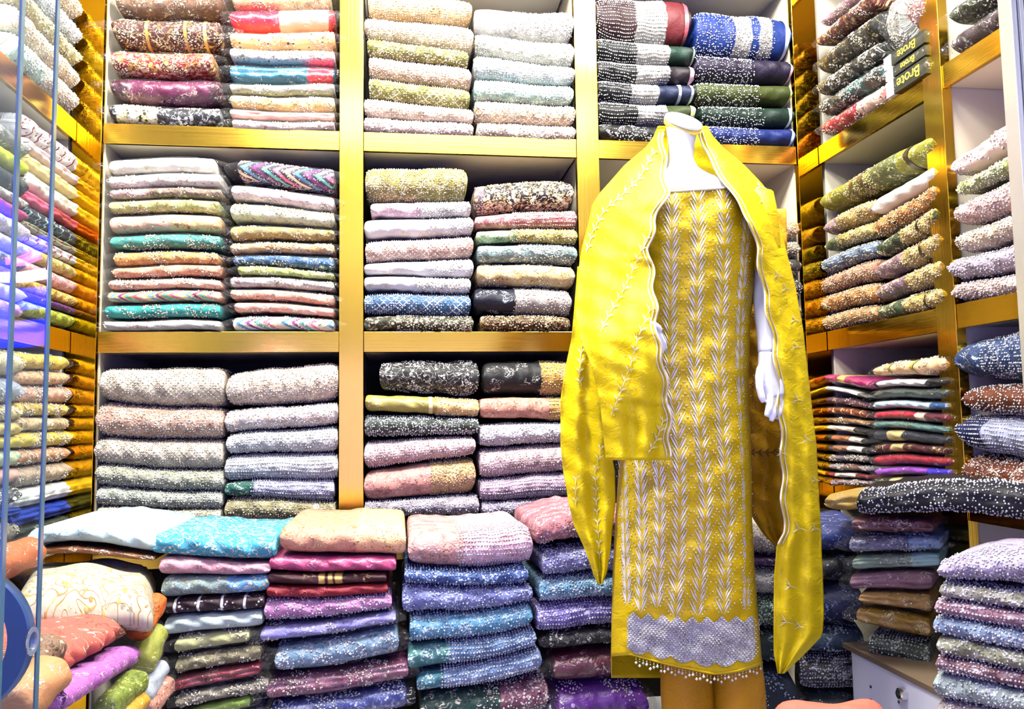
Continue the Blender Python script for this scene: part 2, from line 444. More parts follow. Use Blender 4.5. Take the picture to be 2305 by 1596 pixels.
class Geo: pass
WOB = [0.0, 0.0]
def fold_geo(fr, sL, sR, zTL, zTR, zBL, zBR, depth, rng, amp=0.003, layers=0, soft=0.5, bag=False, grow=0.0, nf=16, curve=0.0, rnd=0.95):
    nu = 26
    W = sR-sL; hm = max(0.004, ((zTL-zBL)+(zTR-zBR))/4)
    er = min(0.35*W, hm*(1.5 if bag else 0.9)*soft*2)
    if bag:
        q = rng.uniform(0.0, 1.0)
        prof = [(-0.55*q, 0.14+.3*(1-q)), (-0.25*q, 0.36+.25*(1-q)), (0.05, 0.62+.12*(1-q)), (0.35, 0.82), (0.7, 0.95), (1.0, 1.0)]
    else: prof = [(0.0, 0.30), (0.04, 0.58), (0.14, 0.80), (0.34, 0.93), (0.65, 0.99), (1.0, 1.0)]
    st = [(sL+o*er, k) for o, k in prof]
    mid = [(sL+er+(W-2*er)*i/(nu-1), 1.0) for i in range(1, nu-1)]
    en = [(sR-o*er, k) for o, k in reversed(prof)]
    S = st+mid+en
    ph = rng.uniform(0, 6.28, 12)
    rows = []; uvs = []
    kf = rng.uniform(10, 26, 4)
    zc0 = (zTL+zBL+zTR+zBR)/4
    for (s, k) in S:
        u = min(1.0, max(0.0, (s-sL)/W))
        zt = zTL+(zTR-zTL)*u; zb = zBL+(zBR-zBL)*u
        bow = curve*math.sin(math.pi*u)+WOB[1]*(math.sin(10.5*s+WOB[0]+1.2*zc0)+0.6*math.sin(24.0*s+2.3*WOB[0]+4.0*zc0))
        zt += bow; zb += bow
        wv = 0.05*math.sin(9*u+ph[0])+0.04*math.sin(17*u+ph[1])
        h0 = (zt-zb)/2; h = h0*k*(1+wv*(0.5 if not bag else 1.2)) + grow*k; zc = (zt+zb)/2
        r = min(h*rnd*1.5, 0.06, depth*0.4)+1e-4
        t, z = section(h, r, depth*(0.94+0.06*k), nf)
        vv = np.concatenate([[0], np.cumsum(np.hypot(np.diff(t), np.diff(z)))])
        vv = vv - vv[4+nf//2]          # v = 0 at the front fold line
        an = z/max(h, 1e-5)
        d = amp*(np.sin(kf[0]*s*6+ph[2]+3*an)+0.7*np.sin(kf[1]*s*7+ph[3]-2*an)+0.5*np.sin(kf[2]*s*12+ph[4]+5*an)
                 + 0.8*np.sin(kf[3]*s*2.5+ph[5]))
        if bag:
            d = d + amp*0.9*np.abs(np.sin(kf[1]*s*16+ph[6]+4*an))+amp*0.7*np.abs(np.sin(kf[2]*s*11-ph[7]+7*an))
        t2 = t + d*np.clip(1-t/(0.1), 0, 1) - (0.004 if bag else 0)
        z2 = z + 0.6*d*np.sign(z)*(np.abs(an) > 0.5)*(0.5)
        if layers:
            g = np.abs(np.sin((an+1)/2*math.pi*layers+0.3*math.sin(7*u+ph[8])))**0.5
            t2 = t2 + (1-g)*min(0.010, r*0.6)*(t < r*1.2)
        rows.append([fr.w(s, tt, zc+zz) for tt, zz in zip(t2, z2)]); uvs.append([(s-sL, v) for v in vv])
    G = Geo(); G.P = np.array(rows); G.uv = np.array(uvs); G.W = W; G.h = hm; G.nf = nf; G.S = np.array([a for a, b in S])-sL
    n0, n1 = G.P.shape[:2]
    F = []
    for i in range(n0-1):
        for j in range(n1):
            j2 = (j+1) % n1
            F.append((i*n1+j, (i+1)*n1+j, (i+1)*n1+j2, i*n1+j2))
    F.append(tuple(range(n1))); F.append(tuple((n0-1)*n1+j for j in range(n1-1, -1, -1)))
    G.F = F; G.n0, G.n1 = n0, n1
    return G
def geo_mesh(name, G, org=None):
    V = G.P.reshape(-1, 3)
    if org is not None: V = V-np.array(org)
    return mesh_np(name, V, G.F, True, G.uv.reshape(-1, 2))
def geo_sample(G, s, v):
    """points and normals on the surface at metric (s, v)"""
    n1 = G.n1
    ref = G.uv[G.n0//2, :, 1]
    j = np.interp(v, ref, np.arange(n1)); i = np.interp(s, G.S, np.arange(G.n0))
    j0 = np.clip(np.floor(j).astype(int), 0, n1-2); i0 = np.clip(np.floor(i).astype(int), 0, G.n0-2)
    a = (i-i0)[:, None]; b = (j-j0)[:, None]
    p00, p10, p01, p11 = G.P[i0, j0], G.P[i0+1, j0], G.P[i0, j0+1], G.P[i0+1, j0+1]
    P = p00*(1-a)*(1-b)+p10*a*(1-b)+p01*(1-a)*b+p11*a*b
    du = (p10-p00)*(1-b)+(p11-p01)*b; dv = (p01-p00)*(1-a)+(p11-p10)*a
    N = np.cross(du, dv); N /= np.maximum(np.linalg.norm(N, axis=1), 1e-9)[:, None]
    return P, N
def bead_points(G, kind, rng, u0=0.0, u1=1.0, step=0.0062, dens=1.0):
    fa = np.pi*max(G.h, 0.006)*0.8
    vlo, vhi = -fa*0.85, fa*0.95+0.05
    s0, s1 = max(0.004, u0*G.W), min(G.W-0.004, u1*G.W)
    if s1-s0 < 0.01: return np.zeros((0, 3)), np.zeros((0, 3))
    s, v = np.meshgrid(np.arange(s0, s1, step), np.arange(vlo, vhi, step)); s = s.ravel(); v = v.ravel()
    p1, p2, p3 = rng.uniform(0, 6.28, 3)
    if kind == 'rw':      # strings of beads along the length
        row = np.round(v/(step*1.55)); v = row*step*1.55+0.0022*np.sin(s*38+p1+row*0.4); s = s+rng.normal(0, step*0.12, s.shape)
        keep = rng.random(s.shape) < 0.85*dens
    elif kind == 'lt':
        q = 0.034; a = ((s+v)/q) % 1; b = ((s-v)/q) % 1
        keep = (np.minimum(np.abs(a-0.5), np.abs(b-0.5)) < 0.10) | (np.hypot((((s+v)/q) % 1), ((s-v)/q) % 1) < 0.25)
    elif kind == 'md':    # medallion rings between looser beads
        q = 0.052; cx = (np.floor(s/q)+0.5)*q; cv = (np.floor((v+0.4*q)/(q*0.9))+0.5)*q*0.9-0.4*q
        d = np.hypot(s-cx, v-cv)
        keep = (np.abs(d-0.020) < 0.0035) | (d < 0.008) | ((d > 0.026) & (rng.random(s.shape) < 0.6))
        s = s+rng.normal(0, step*0.18, s.shape); v = v+rng.normal(0, step*0.18, s.shape)
    elif kind == 'fx':    # fish-scale arcs
        q = 0.040; row = np.floor(v/(q*0.5)); x = ((s/q+0.5*(row % 2)) % 1)-0.5; y = (v/(q*0.5)) % 1
        d = np.hypot(x*2, y*1.0)
        keep = (np.abs((d*3.2+p1) % 1-0.5) < 0.24)
        s = s+rng.normal(0, step*0.1, s.shape)
    elif kind == 'sp':
        s = s+rng.normal(0, step*0.5, s.shape); v = v+rng.normal(0, step*0.5, s.shape)
        f = np.sin(s*46+p1)+np.sin(v*60+p2)+np.sin((s+v)*80+p3)
        keep = (f > 0.7) & (rng.random(s.shape) < 0.8*dens)
    else:                 # dense all-over beading
        s = s+rng.normal(0, step*0.33, s.shape); v = v+rng.normal(0, step*0.33, s.shape)
        f = np.sin(s*31+p1)+np.sin(v*52+p2)+0.8*np.sin((s-v)*64+p3)
        keep = rng.random(s.shape) < np.clip(0.62+0.2*f, 0.15, 0.95)*dens
    s, v = s[keep], v[keep]
    ok = (s > 0.003) & (s < G.W-0.003)
    return geo_sample(G, s[ok], v[ok])

ORD = ['topmost', 'second down', 'third down', 'fourth down', 'fifth down', 'sixth down', 'seventh down', 'eighth down', 'ninth down', 'tenth down', 'eleventh down', 'twelfth down', 'thirteenth down']
ORDB = ['bottommost', 'second up', 'third up', 'fourth up', 'fifth up', 'sixth up', 'seventh up', 'eighth up', 'ninth up', 'tenth up', 'eleventh up', 'twelfth up', 'thirteenth up']
LABELS = []
def add_item(fr, q, col, pat, emb, look, bead=None, bag=False, zones=(), bands=(), satin=False, depth=0.30, layers=0,
             amp=None, soft=0.5, emb2=None, sc=1.0, dens=1.0, name=None, label='', group=None, zq=None, curve=0.0, bu=(0, 1),
             bcol=None, cat=None, rnd=0.95, tback=0.0):
    _seed[0] += 1; rng = np.random.default_rng(_seed[0]*13+5)
    if zq is not None: sL, sR, zTL, zTR, zBL, zBR = zq
    elif len(q) == 6:
        TL, TR, BL, BR, xL, xR = q
        a = fr.pt(xL, TL); b = fr.pt(xR, TR); c = fr.pt(xL, BL); d = fr.pt(xR, BR)
        sL, sR, zTL, zTR, zBL, zBR = (a[0]+c[0])/2, (b[0]+d[0])/2, a[1], b[1], c[1], d[1]
    else:
        a = fr.pt(q[0], q[1]); b = fr.pt(q[2], q[3]); c = fr.pt(q[4], q[5]); d = fr.pt(q[6], q[7])
        sL, sR, zTL, zTR, zBL, zBR = (a[0]+c[0])/2, (b[0]+d[0])/2, a[1], b[1], c[1], d[1]
    if fr is FB:        # keep every fold inside its bay
        xm = (sL+sR)/2-1.0
        lo, hi = (AX0, P1a) if xm < P1a else ((P1b, P2a) if xm < P2a else (P2b, CX1))
        pad = 0.004 if bag else 0.002
        sL = max(sL, lo+1.0+pad); sR = min(sR, hi+1.0-pad)
    if tback:
        fr2 = Frame.__new__(Frame); fr2.o = fr.o+fr.n*tback; fr2.e = fr.e; fr2.n = fr.n; fr = fr2
    if amp is None: amp = 0.0016 if bag else 0.0022
    amp = min(amp, 0.07*((zTL-zBL)+(zTR-zBR))/2)
    g = 0.0006
    zTL -= g; zTR -= g; zBL += g; zBR += g
    if bag: ins = 0.0016
    else: ins = 0.0
    G = fold_geo(fr, sL+(0.014 if bag else 0), sR-(0.010 if bag else 0), zTL-ins, zTR-ins, zBL+ins, zBR+ins, depth, rng, amp, layers, soft, curve=curve, rnd=rnd)
    org = fr.w((sL+sR)/2, depth/2, min(zBL, zBR))
    if name is None: name = 'bagged_suit' if bag else 'folded_fabric'
    root = empty(name, tuple(org)); tag(root, label, cat or ('bagged suit' if bag else 'folded fabric'), group)
    m = fabric_mat(name+'_cloth', col, pat, emb, G.W, zones, emb2=emb2, satin=satin, sc=sc, dens=dens)
    obj('cloth', geo_mesh('cloth', G, org), m, root)
    for (bc, u0, u1) in bands:      # a band or ribbon wrapped round the fold
        ii = [i for i in range(G.n0) if u0*G.W-1e-6 <= G.S[i] <= u1*G.W+1e-6]
        if len(ii) < 2:
            k = int(np.argmin(np.abs(G.S-u0*G.W))); ii = [k, min(k+1, G.n0-1)]
        Pn = G.P[ii]; cen = Pn.mean(axis=1, keepdims=True)
        dirn = Pn-cen; dirn /= np.maximum(np.linalg.norm(dirn, axis=2, keepdims=True), 1e-6)
        Q = Pn+dirn*0.0018 - fr.n*0.0012
        nn1 = G.n1
        F = [(i*nn1+j, (i+1)*nn1+j, (i+1)*nn1+(j+1) % nn1, i*nn1+(j+1) % nn1) for i in range(len(ii)-1) for j in range(nn1)]
        bm_ = mesh_np('ribbon_band', Q.reshape(-1, 3)-org, F, True, G.uv[ii].reshape(-1, 2))
        obj('ribbon_band', bm_, fabric_mat('ribbon', bc, 'pl', bc, 0.1, satin=True), root)
    if bag and not bead and pat in ('fl', 'dt', 'ch') and (zTL-zBL) > 0.012:
        bead = 'sp'; bcol = '#f2e8d2' if sum(lin(col)[:3]) < 2.2 else '#cbb98e'
    if bead:
        pts, nrm = bead_points(G, bead, rng, bu[0], bu[1], dens=dens)
        if len(pts):
            r = rng.uniform(0.0018, 0.0029, len(pts))
            bo = obj('beadwork', bead_mesh('beadwork', pts+nrm*0.0011-org, r), bead_mat(bcol or emb, 0.15 if (bcol or emb).lower().startswith('#d') else 0.0), root)
            bo['kind'] = 'stuff'
    if bag:
        GB = fold_geo(fr, sL-0.002, sR+0.002, zTL, zTR, zBL, zBR, depth+0.01, rng, 0.0017, 0, 0.8, True, 0.0012, curve=curve)
        obj('plastic_bag', geo_mesh('plastic_bag', GB, org), BAG, root)
    LABELS.append(label)
    return root
def stack(fr, phrase, group, items, depth=0.30, up=False, wob=0.0028, xlim=None, **common):
    n = len(items); WOB[0] = _seed[0]*1.7 % 6.28; WOB[1] = wob
    for i, it in enumerate(items):
        q, col, pat, emb, look = it[:5]; q = q if (xlim is None or len(q) != 6) else q[:4]+(max(q[4], xlim[0]), min(q[5], xlim[1])); kw = dict(common); kw.update(it[5] if len(it) > 5 else {})
        o = ORDB[n-1-i] if up else ORD[i]
        lab = '%s, %s, %s' % (look, o, phrase)
        kw.setdefault('depth', depth)
        add_item(fr, q, col, pat, emb, look, label=lab, group=group, **kw)
    WOB[1] = 0.0
B = dict(bag=True)

# ------------------------------------------------------------------ back unit, bay by the glass doors
BG = dict(bag=True)
def b(**k): d = dict(bag=True); d.update(k); return d
def n(**k): return k
stack(FB, 'upper stack of wine-dark suits', 'bagged suits in the upper wine-dark stack', xlim=(0, 503), items=[
 ((-40, -34, 19, 24, 245, 508), '#8d6a55', 'fl', '#e9d9b5', 'brown floral suit in clear bag', b()),
 ((24, 38, 87, 104, 238, 502), '#4a1a20', 'fl', '#d8ac62', 'maroon velvet suit with gold bands', b(bands=(('#c99b4c', .30, .33), ('#c99b4c', .66, .69), ('#d9b060', .86, .9)), emb2='#f0d9a0')),
 ((99, 112, 156, 160, 228, 486), '#a3262c', 'fl', '#ecd7a6', 'red and cream floral suit in bag', b(dens=1.7, emb2='#caa24f')),
 ((163, 174, 217, 229, 236, 503), '#43102c', 'sp', '#d7a9a0', 'plum satin suit with magenta fold', b(satin=True, zones=(('#560f3a', .15, .9),))),
 ((220, 240, 275, 283, 230, 516), '#20222c', 'fl', '#e6e8ee', 'black and white floral suit with beige sash', b(dens=1.5, zones=(('#d9c98f', .05, .42),))),
], up=True, depth=.34)
stack(FB, 'upper stack with teal packet', 'bagged suits in the upper bright stack', xlim=(505, 9999), items=[
 ((-42, -42, 8, 9, 508, 750), '#e9dfa8', 'fl', '#fff4cc', 'pale yellow lace suit', b()),
 ((10, 13, 58, 61, 497, 765), '#c80f36', 'pl', '#ffd0c0', 'hot pink satin suit with floral end', b(satin=True, zones=(('#d0a49c', .46, .94), ('#b52631', .94, 1.0)), bands=())),
 ((63, 66, 99, 107, 500, 768), '#f5b870', 'dt', '#3d3a52', 'apricot suit with mirror dots', b(emb2='#c9c2d8', sc=1.1)),
 ((100, 113, 128, 142, 503, 766), '#eeedf2', 'fl', '#35322f', 'white suit with black floral sprays', b(zones=(('#f0b9c8', .93, 1.0),), dens=.8)),
 ((132, 148, 180, 185, 490, 764), '#0c5a70', 'pl', '#fff', 'teal satin suit with red lining', b(satin=True, zones=(('#e02a38', .74, .98),), layers=2)),
 ((182, 186, 204, 213, 502, 762), '#9c9c92', 'dt', '#f4f4ec', 'grey sheer dotted suit', b(sc=1.3)),
 ((206, 216, 235, 250, 502, 768), '#ead68a', 'fl', '#fff6cf', 'golden yellow lace suit', b(emb2='#b69a3c')),
 ((237, 253, 261, 272, 498, 765), '#d7aa9c', 'pl', '#fff', 'dusty rose satin suit', b(satin=True, layers=2)),
 ((262, 274, 286, 294, 510, 766), '#f6e7e0', 'fl', '#d43a5c', 'white suit with red rose print', b(dens=.7)),
], up=True, depth=.34)
stack(FB, 'tall packet stack by mirrored corner', 'bagged suits in the tall corner stack', xlim=(0, 504), items=[
 ((354, 349, 389, 386, 232, 490), '#f5f2e8', 'sp', '#c9bd8e', 'plain white suit', b()),
 ((391, 385, 421, 417, 231, 504), '#f7f5ee', 'fl', '#4c4a44', 'white suit with red flowers', b(dens=.55, emb2='#c0282c')),
 ((422, 421, 446, 445, 234, 504), '#8e7468', 'fl', '#cfc69a', 'dusty mauve suit', b(zones=(('#ac8790', .0, .35),))),
 ((448, 447, 476, 477, 232, 500), '#b9c678', 'fl', '#f1ecc2', 'lime green embroidered suit', b(emb2='#8a5a35')),
 ((480, 480, 522, 519, 233, 508), '#f2c9ad', 'sp', '#b3392f', 'large peach suit with gold border', b(zones=(('#d9b983', .55, 1.0),))),
 ((526, 526, 559, 558, 235, 512), '#3d8c80', 'dt', '#ecd9b8', 'teal suit with white dots', b(sc=1.25, emb2='#5c2b2a')),
 ((563, 567, 597, 595, 242, 499), '#e2a25c', 'fl', '#f4dfae', 'orange gold suit', b(emb2='#8f6a34')),
 ((599, 594, 625, 621, 240, 514), '#f0a283', 'fl', '#f7e4bd', 'salmon suit with gold work', b(emb2='#a1643f')),
 ((627, 628, 651, 651, 231, 505), '#f7b8a2', 'fl', '#fff0d8', 'pale salmon suit', b()),
 ((653, 653, 680, 680, 229, 512), '#cf9d68', 'ch', '#f6ecd2', 'multicoloured chevron suit', b(sc=1.2)),
 ((684, 683, 715, 716, 222, 515), '#1f8c86', 'dt', '#f3ead0', 'turquoise suit with cream dots', b(sc=1.0, emb2='#bfe0d0')),
 ((720, 721, 744, 745, 214, 508), '#c6c7c2', 'sp', '#a34d6a', 'silver grey suit with pink flower', b()),
], depth=.34)
stack(FB, 'tall packet stack under chevron velvet', 'bagged suits in the tall chevron stack', xlim=(506, 9999), items=[
 ((355, 374, 398, 427, 522, 763), '#33283a', 'ch', '#efe3c8', 'black chevron velvet with coloured stripes', b(sc=.8)),
 ((411, 440, 445, 474, 508, 762), '#f0d0d6', 'fl', '#fbeef0', 'pale pink floral suit', b()),
 ((451, 475, 494, 509, 498, 760), '#eef0d0', 'fl', '#fbfbf0', 'pale green and white suit', b(zones=(('#d4dfb0', .0, .3),))),
 ((504, 514, 538, 538, 505, 761), '#a48f55', 'fl', '#ece0b0', 'olive gold embroidered suit', b(emb2='#6b5630')),
 ((545, 546, 569, 571, 488, 764), '#eeb67c', 'fl', '#fbecc9', 'orange cream suit', b(emb2='#8d5f3a')),
 ((574, 576, 594, 607, 512, 764), '#2f5f8c', 'fl', '#dbe3e8', 'navy blue patchwork suit', b(emb2='#1f2d45')),
 ((595, 613, 618, 629, 523, 761), '#c2d26a', 'fl', '#f5f5d8', 'lime yellow floral suit', b()),
 ((619, 632, 645, 655, 488, 762), '#c4c2bd', 'fl', '#efe6dc', 'grey suit with dark sprigs', b(emb2='#7a4a44', zones=(('#a9a8b0', 0, .25),))),
 ((647, 661, 671, 687, 505, 763), '#f3b89a', 'fl', '#fae6cf', 'peach pink suit', b()),
 ((677, 691, 701, 713, 515, 768), '#f0a08c', 'sp', '#fbe4dc', 'coral pink suit', b(satin=True)),
 ((709, 716, 744, 746, 512, 765), '#d8cdb8', 'ch', '#faf5ea', 'purple and white chevron suit', b(sc=.95)),
], depth=.34)
stack(FB, 'low beaded stack by corner', 'beaded fabrics in the low corner stack', xlim=(0, 503), items=[
 ((828, 822, 904, 915, 221, 506), '#e2d3c0', 'lt', '#f4e6d0', 'thick cream fabric with gold lattice', n(bead='lt', bcol='#f5ead8')),
 ((908, 918, 985, 985, 214, 502), '#d9b09c', 'md', '#f0dfd2', 'blush fabric with bead medallions', n(bead='md', bcol='#f6e3d8')),
 ((990, 989, 1047, 1057, 207, 500), '#d8cbbb', 'lt', '#efe2cd', 'silver-cream lattice fabric', n(bead='lt', bcol='#f1e4d3')),
 ((1049, 1060, 1095, 1104, 212, 508), '#b9b9a2', 'bd', '#ecebdc', 'sage cream beaded fabric', n(bead='md', bcol='#efeee0')),
 ((1099, 1107, 1143, 1144, 214, 500), '#b5bbae', 'bd', '#e9ece4', 'sage grey beaded fabric', n(bead='fx', bcol='#eef0ea')),
 ((1146, 1146, 1172, 1174, 216, 496), '#d3d0b4', 'bd', '#f3efd8', 'cream lace fabric', n(bead='fx', bcol='#f5f0dc')),
])
stack(FB, 'low beaded stack beside gold post', 'beaded fabrics in the low stack beside the post', xlim=(505, 9999), items=[
 ((842, 810, 917, 899, 508, 762), '#e6d0bd', 'md', '#fbefe2', 'thick ivory-peach beaded fabric', n(bead='md', bcol='#fbeee4')),
 ((928, 905, 976, 952, 503, 762), '#dccfcf', 'bd', '#f6efee', 'white and blush beaded fabric', n(bead='bd', bcol='#f8f1ee', emb2='#caa08c')),
 ((980, 959, 1024, 1015, 508, 760), '#d3d3d6', 'bd', '#f6f6fa', 'silver white beaded fabric', n(bead='fx', bcol='#f7f8fc')),
 ((1030, 1020, 1084, 1079, 500, 761), '#cfd0d6', 'bd', '#eef0f8', 'pale silver stranded fabric', n(bead='rw', bcol='#f3f4fb')),
 ((1087, 1079, 1119, 1128, 505, 752), '#b9b6d2', 'rw', '#e8e9f6', 'lilac sequined fabric with green end', n(zones=(('#14503f', 0, .27),), bead='rw', bcol='#dfe2f6', bu=(.24, 1))),
 ((1123, 1130, 1174, 1176, 496, 755), '#a89f74', 'bd', '#f0ead2', 'olive cream beaded fabric', n(bead='fx', bcol='#f1ecd6')),
])
# ------------------------------------------------------------------ centre bay
stack(FB, 'upper centre-bay stack with olive folds', 'pearl fabrics in the upper centre bay, olive stack', xlim=(0, 1066), items=[
 ((-28, -10, 30, 45, 828, 1063), '#ecc890', 'fx', '#fbe9c9', 'golden cream beaded fabric', n(bead='fx', bcol='#fbeccf')),
 ((33, 48, 80, 113, 820, 1068), '#eed3b0', 'fx', '#fdf0da', 'peach cream beaded fabric', n(bead='fx', bcol='#fdf0dc')),
 ((82, 110, 119, 143, 826, 1055), '#8e8c4c', 'bd', '#f0ecc9', 'olive beaded fabric', n(bead='bd', bcol='#f3efd2')),
 ((122, 146, 168, 195, 830, 1061), '#eac0aa', 'bd', '#fdeee0', 'blush peach beaded fabric', n(bead='md', bcol='#fdeee2')),
 ((171, 196, 213, 239, 830, 1058), '#9d9852', 'lt', '#f3efcf', 'olive lattice beaded fabric', n(bead='lt', bcol='#f4f0d4')),
 ((217, 243, 259, 273, 818, 1073), '#f0d6be', 'bd', '#fff5e8', 'ivory peach beaded fabric', n(bead='fx', bcol='#fff3e4')),
 ((262, 274, 297, 305, 818, 1071), '#f0d3cf', 'bd', '#fff5f2', 'ivory pink beaded fabric', n(bead='bd', bcol='#fff2ec')),
], up=True)
stack(FB, 'upper centre-bay stack with aqua fold', 'pearl fabrics in the upper centre bay, aqua stack', xlim=(1068, 9999), items=[
 ((6, 14, 66, 85, 1068, 1296), '#e3e1e4', 'bd', '#fffaf2', 'thick white beaded fabric', n(bead='bd', bcol='#f6e9da', bu=(.4, 1))),
 ((69, 88, 114, 142, 1070, 1297), '#dfe2d0', 'fx', '#fbfae9', 'pale sage white fabric', n(bead='fx', bcol='#fbfaec')),
 ((115, 143, 168, 184, 1061, 1296), '#d6dde8', 'fx', '#fff3d6', 'ice blue fabric with gold rays', n(bead='fx', bcol='#fdf6e6')),
 ((171, 186, 218, 228, 1066, 1292), '#b5ddd3', 'fx', '#f7fbf2', 'aqua mint beaded fabric', n(bead='fx', bcol='#f4fbf4')),
 ((219, 230, 269, 275, 1069, 1296), '#e6c3a3', 'lt', '#fdeeda', 'tan peach lattice fabric', n(bead='md', bcol='#fbeedd')),
 ((272, 277, 307, 313, 1074, 1296), '#efd6c4', 'bd', '#fff5ea', 'ivory gold beaded fabric', n(bead='bd', bcol='#fff2e2')),
], up=True)
stack(FB, 'middle centre-bay stack with blue fold', 'fabrics in the middle centre bay, blue stack', xlim=(0, 1066), items=[
 ((372, 368, 447, 443, 822, 1052), '#a79a52', 'md', '#f3ecc8', 'thick olive gold medallion fabric', n(bead='md', bcol='#f5efd4', bands=(('#b8b060', .95, 1.0),))),
 ((456, 450, 488, 484, 834, 1060), '#e4dcdc', 'bd', '#fbf7f3', 'white beaded fabric with mauve end', n(zones=(('#b995a6', 0, .5),), bead='bd', bcol='#f8f4ee', bu=(.45, 1))),
 ((493, 485, 535, 523, 820, 1068), '#e9e9ee', 'sp', '#d8c48c', 'plump white fabric with gold sprigs', n(bead='bd', bcol='#f8f6f0', bu=(.6, 1))),
 ((543, 527, 590, 574, 822, 1068), '#e6bcae', 'lt', '#fdf0e8', 'blush diamond-beaded fabric', n(bead='lt', bcol='#fcefe6')),
 ((594, 579, 618, 622, 820, 1068), '#e8e8ec', 'sp', '#d9b9a2', 'white fabric with rose sprigs', n(bead='bd', bcol='#f6f3ee', bu=(.6, 1))),
 ((621, 624, 652, 657, 820, 1060), '#e2e0e4', 'sp', '#cdb98c', 'pearl white fabric', n(bead='bd', bcol='#f2eee4', bu=(.45, 1))),
 ((661, 659, 704, 709, 819, 1060), '#3f6f9e', 'lt', '#e8ecf0', 'steel blue fabric with silver diamonds', n(bead='lt', bcol='#eceff4')),
 ((712, 710, 744, 745, 819, 1078), '#3c3a28', 'fl', '#ece2c0', 'dark olive fabric with cream flowers', n(dens=1.4, bead='bd', bcol='#f0e6ca', bu=(.3, 1))),
])
stack(FB, 'middle centre-bay stack with green fold', 'fabrics in the middle centre bay, green stack', xlim=(1068, 9999), items=[
 ((410, 394, 478, 461, 1066, 1291), '#241d22', 'fl', '#e9c796', 'black fabric with gold flowers', n(dens=1.6, emb2='#f5e2c2', zones=(('#5c4a55', 0, .1),), bead='sp', bcol='#f0d8ac')),
 ((484, 467, 513, 508, 1070, 1299), '#d8848a', 'rw', '#fbe9dc', 'rose pink fabric with beaded rows', n(bead='rw', bcol='#fdeee6', bu=(.38, 1))),
 ((519, 510, 544, 543, 1073, 1300), '#8fa871', 'bd', '#f3e9bb', 'green and gold beaded fabric', n(zones=(('#9cc08f', 0, .3), ('#b49a48', .4, 1.0)), bead='bd', bcol='#f5ecc8', bu=(.35, 1))),
 ((549, 546, 590, 588, 1075, 1300), '#7f9494', 'fl', '#eef0ea', 'grey teal beaded fabric', n(bead='bd', bcol='#f1f2ec', bu=(.42, 1))),
 ((592, 592, 639, 644, 1075, 1294), '#e0c48e', 'fl', '#fbf1d6', 'cream gold embroidered fabric', n(emb2='#8d6b35', bead='sp', bcol='#fbf2da')),
 ((643, 648, 703, 709, 1050, 1287), '#0d1126', 'sp', '#cfd4e2', 'navy velvet with silver sequin end', n(zones=(('#8e8783', .42, 1.0),), bead='bd', bcol='#e9e4de', bu=(.42, .98))),
 ((710, 711, 744, 745, 1082, 1284), '#3b1c10', 'fl', '#e2cb98', 'dark brown fabric with gold sequins', n(bead='bd', bcol='#efdcae', bu=(.1, .85), emb2='#b99b5c')),
])
stack(FB, 'bottom centre-bay stack beside gold post', 'fabrics in the bottom centre bay beside the post', xlim=(0, 1079), items=[
 ((811, 805, 877, 886, 854, 1087), '#17191c', 'fl', '#dcd8d2', 'black fabric with silver lattice', n(bead='sp', bcol='#e6e3de', emb2='#8c8a88')),
 ((887, 895, 924, 935, 822, 1085), '#a8a050', 'sp', '#efdfae', 'olive green fabric with gold end', n(satin=True, zones=(('#b99c66', .62, 1.0),), bead='bd', bcol='#f4e6c4', bu=(.62, 1), bands=(('#d9cf9a', .54, .58),))),
 ((934, 939, 983, 973, 820, 1086), '#344238', 'md', '#dfe2ea', 'dark green fabric with silver medallions', n(bead='md', bcol='#e6e9f2')),
 ((996, 978, 1056, 1020, 816, 1071), '#dfc0c4', 'bd', '#fbf0f4', 'ivory pink beaded fabric', n(bead='fx', bcol='#fbf0f4')),
 ((1062, 1026, 1132, 1106, 818, 1071), '#d69a90', 'fl', '#f0c6ba', 'thick salmon fabric with gold end', n(zones=(('#b99664', .6, 1.0),), bead='bd', bcol='#efd9ac', bu=(.6, 1))),
 ((1134, 1113, 1162, 1158, 820, 1080), '#b7aebc', 'bd', '#ece8f2', 'lilac silver beaded fabric', n(bead='md', bcol='#eeeaf4')),
])
stack(FB, 'bottom centre-bay stack behind yellow shawl', 'fabrics in the bottom centre bay behind the shawl', xlim=(1081, 9999), items=[
 ((810, 807, 887, 884, 1088, 1300), '#14161a', 'sp', '#cfcbc4', 'black fabric with gold flower end', n(zones=(('#a5803c', .62, 1.0),), bead='md', bcol='#f0e2c4', bu=(.62, 1))),
 ((894, 890, 940, 943, 1076, 1300), '#d79a86', 'fl', '#f0c8b4', 'salmon fabric with gold check end', n(zones=(('#b18a45', .72, 1.0),), bead='rw', bcol='#ecd29a', bu=(.72, 1))),
 ((955, 948, 1006, 990, 1071, 1300), '#d9d9e6', 'bd', '#fafaff', 'white fringed beaded fabric', n(bead='bd', bcol='#fbfbff')),
 ((1013, 995, 1078, 1056, 1074, 1300), '#dcbcc4', 'bd', '#fbeff6', 'thick blush beaded fabric', n(bead='fx', bcol='#fbeff6')),
 ((1083, 1060, 1129, 1114, 1080, 1300), '#c7a8c4', 'bd', '#efe2f4', 'orchid beaded fabric', n(bead='rw', bcol='#f0e4f6')),
 ((1134, 1119, 1162, 1160, 1085, 1300), '#a79ab8', 'bd', '#e0dcf0', 'grey lilac beaded fabric', n(bead='bd', bcol='#e6e2f4')),
])
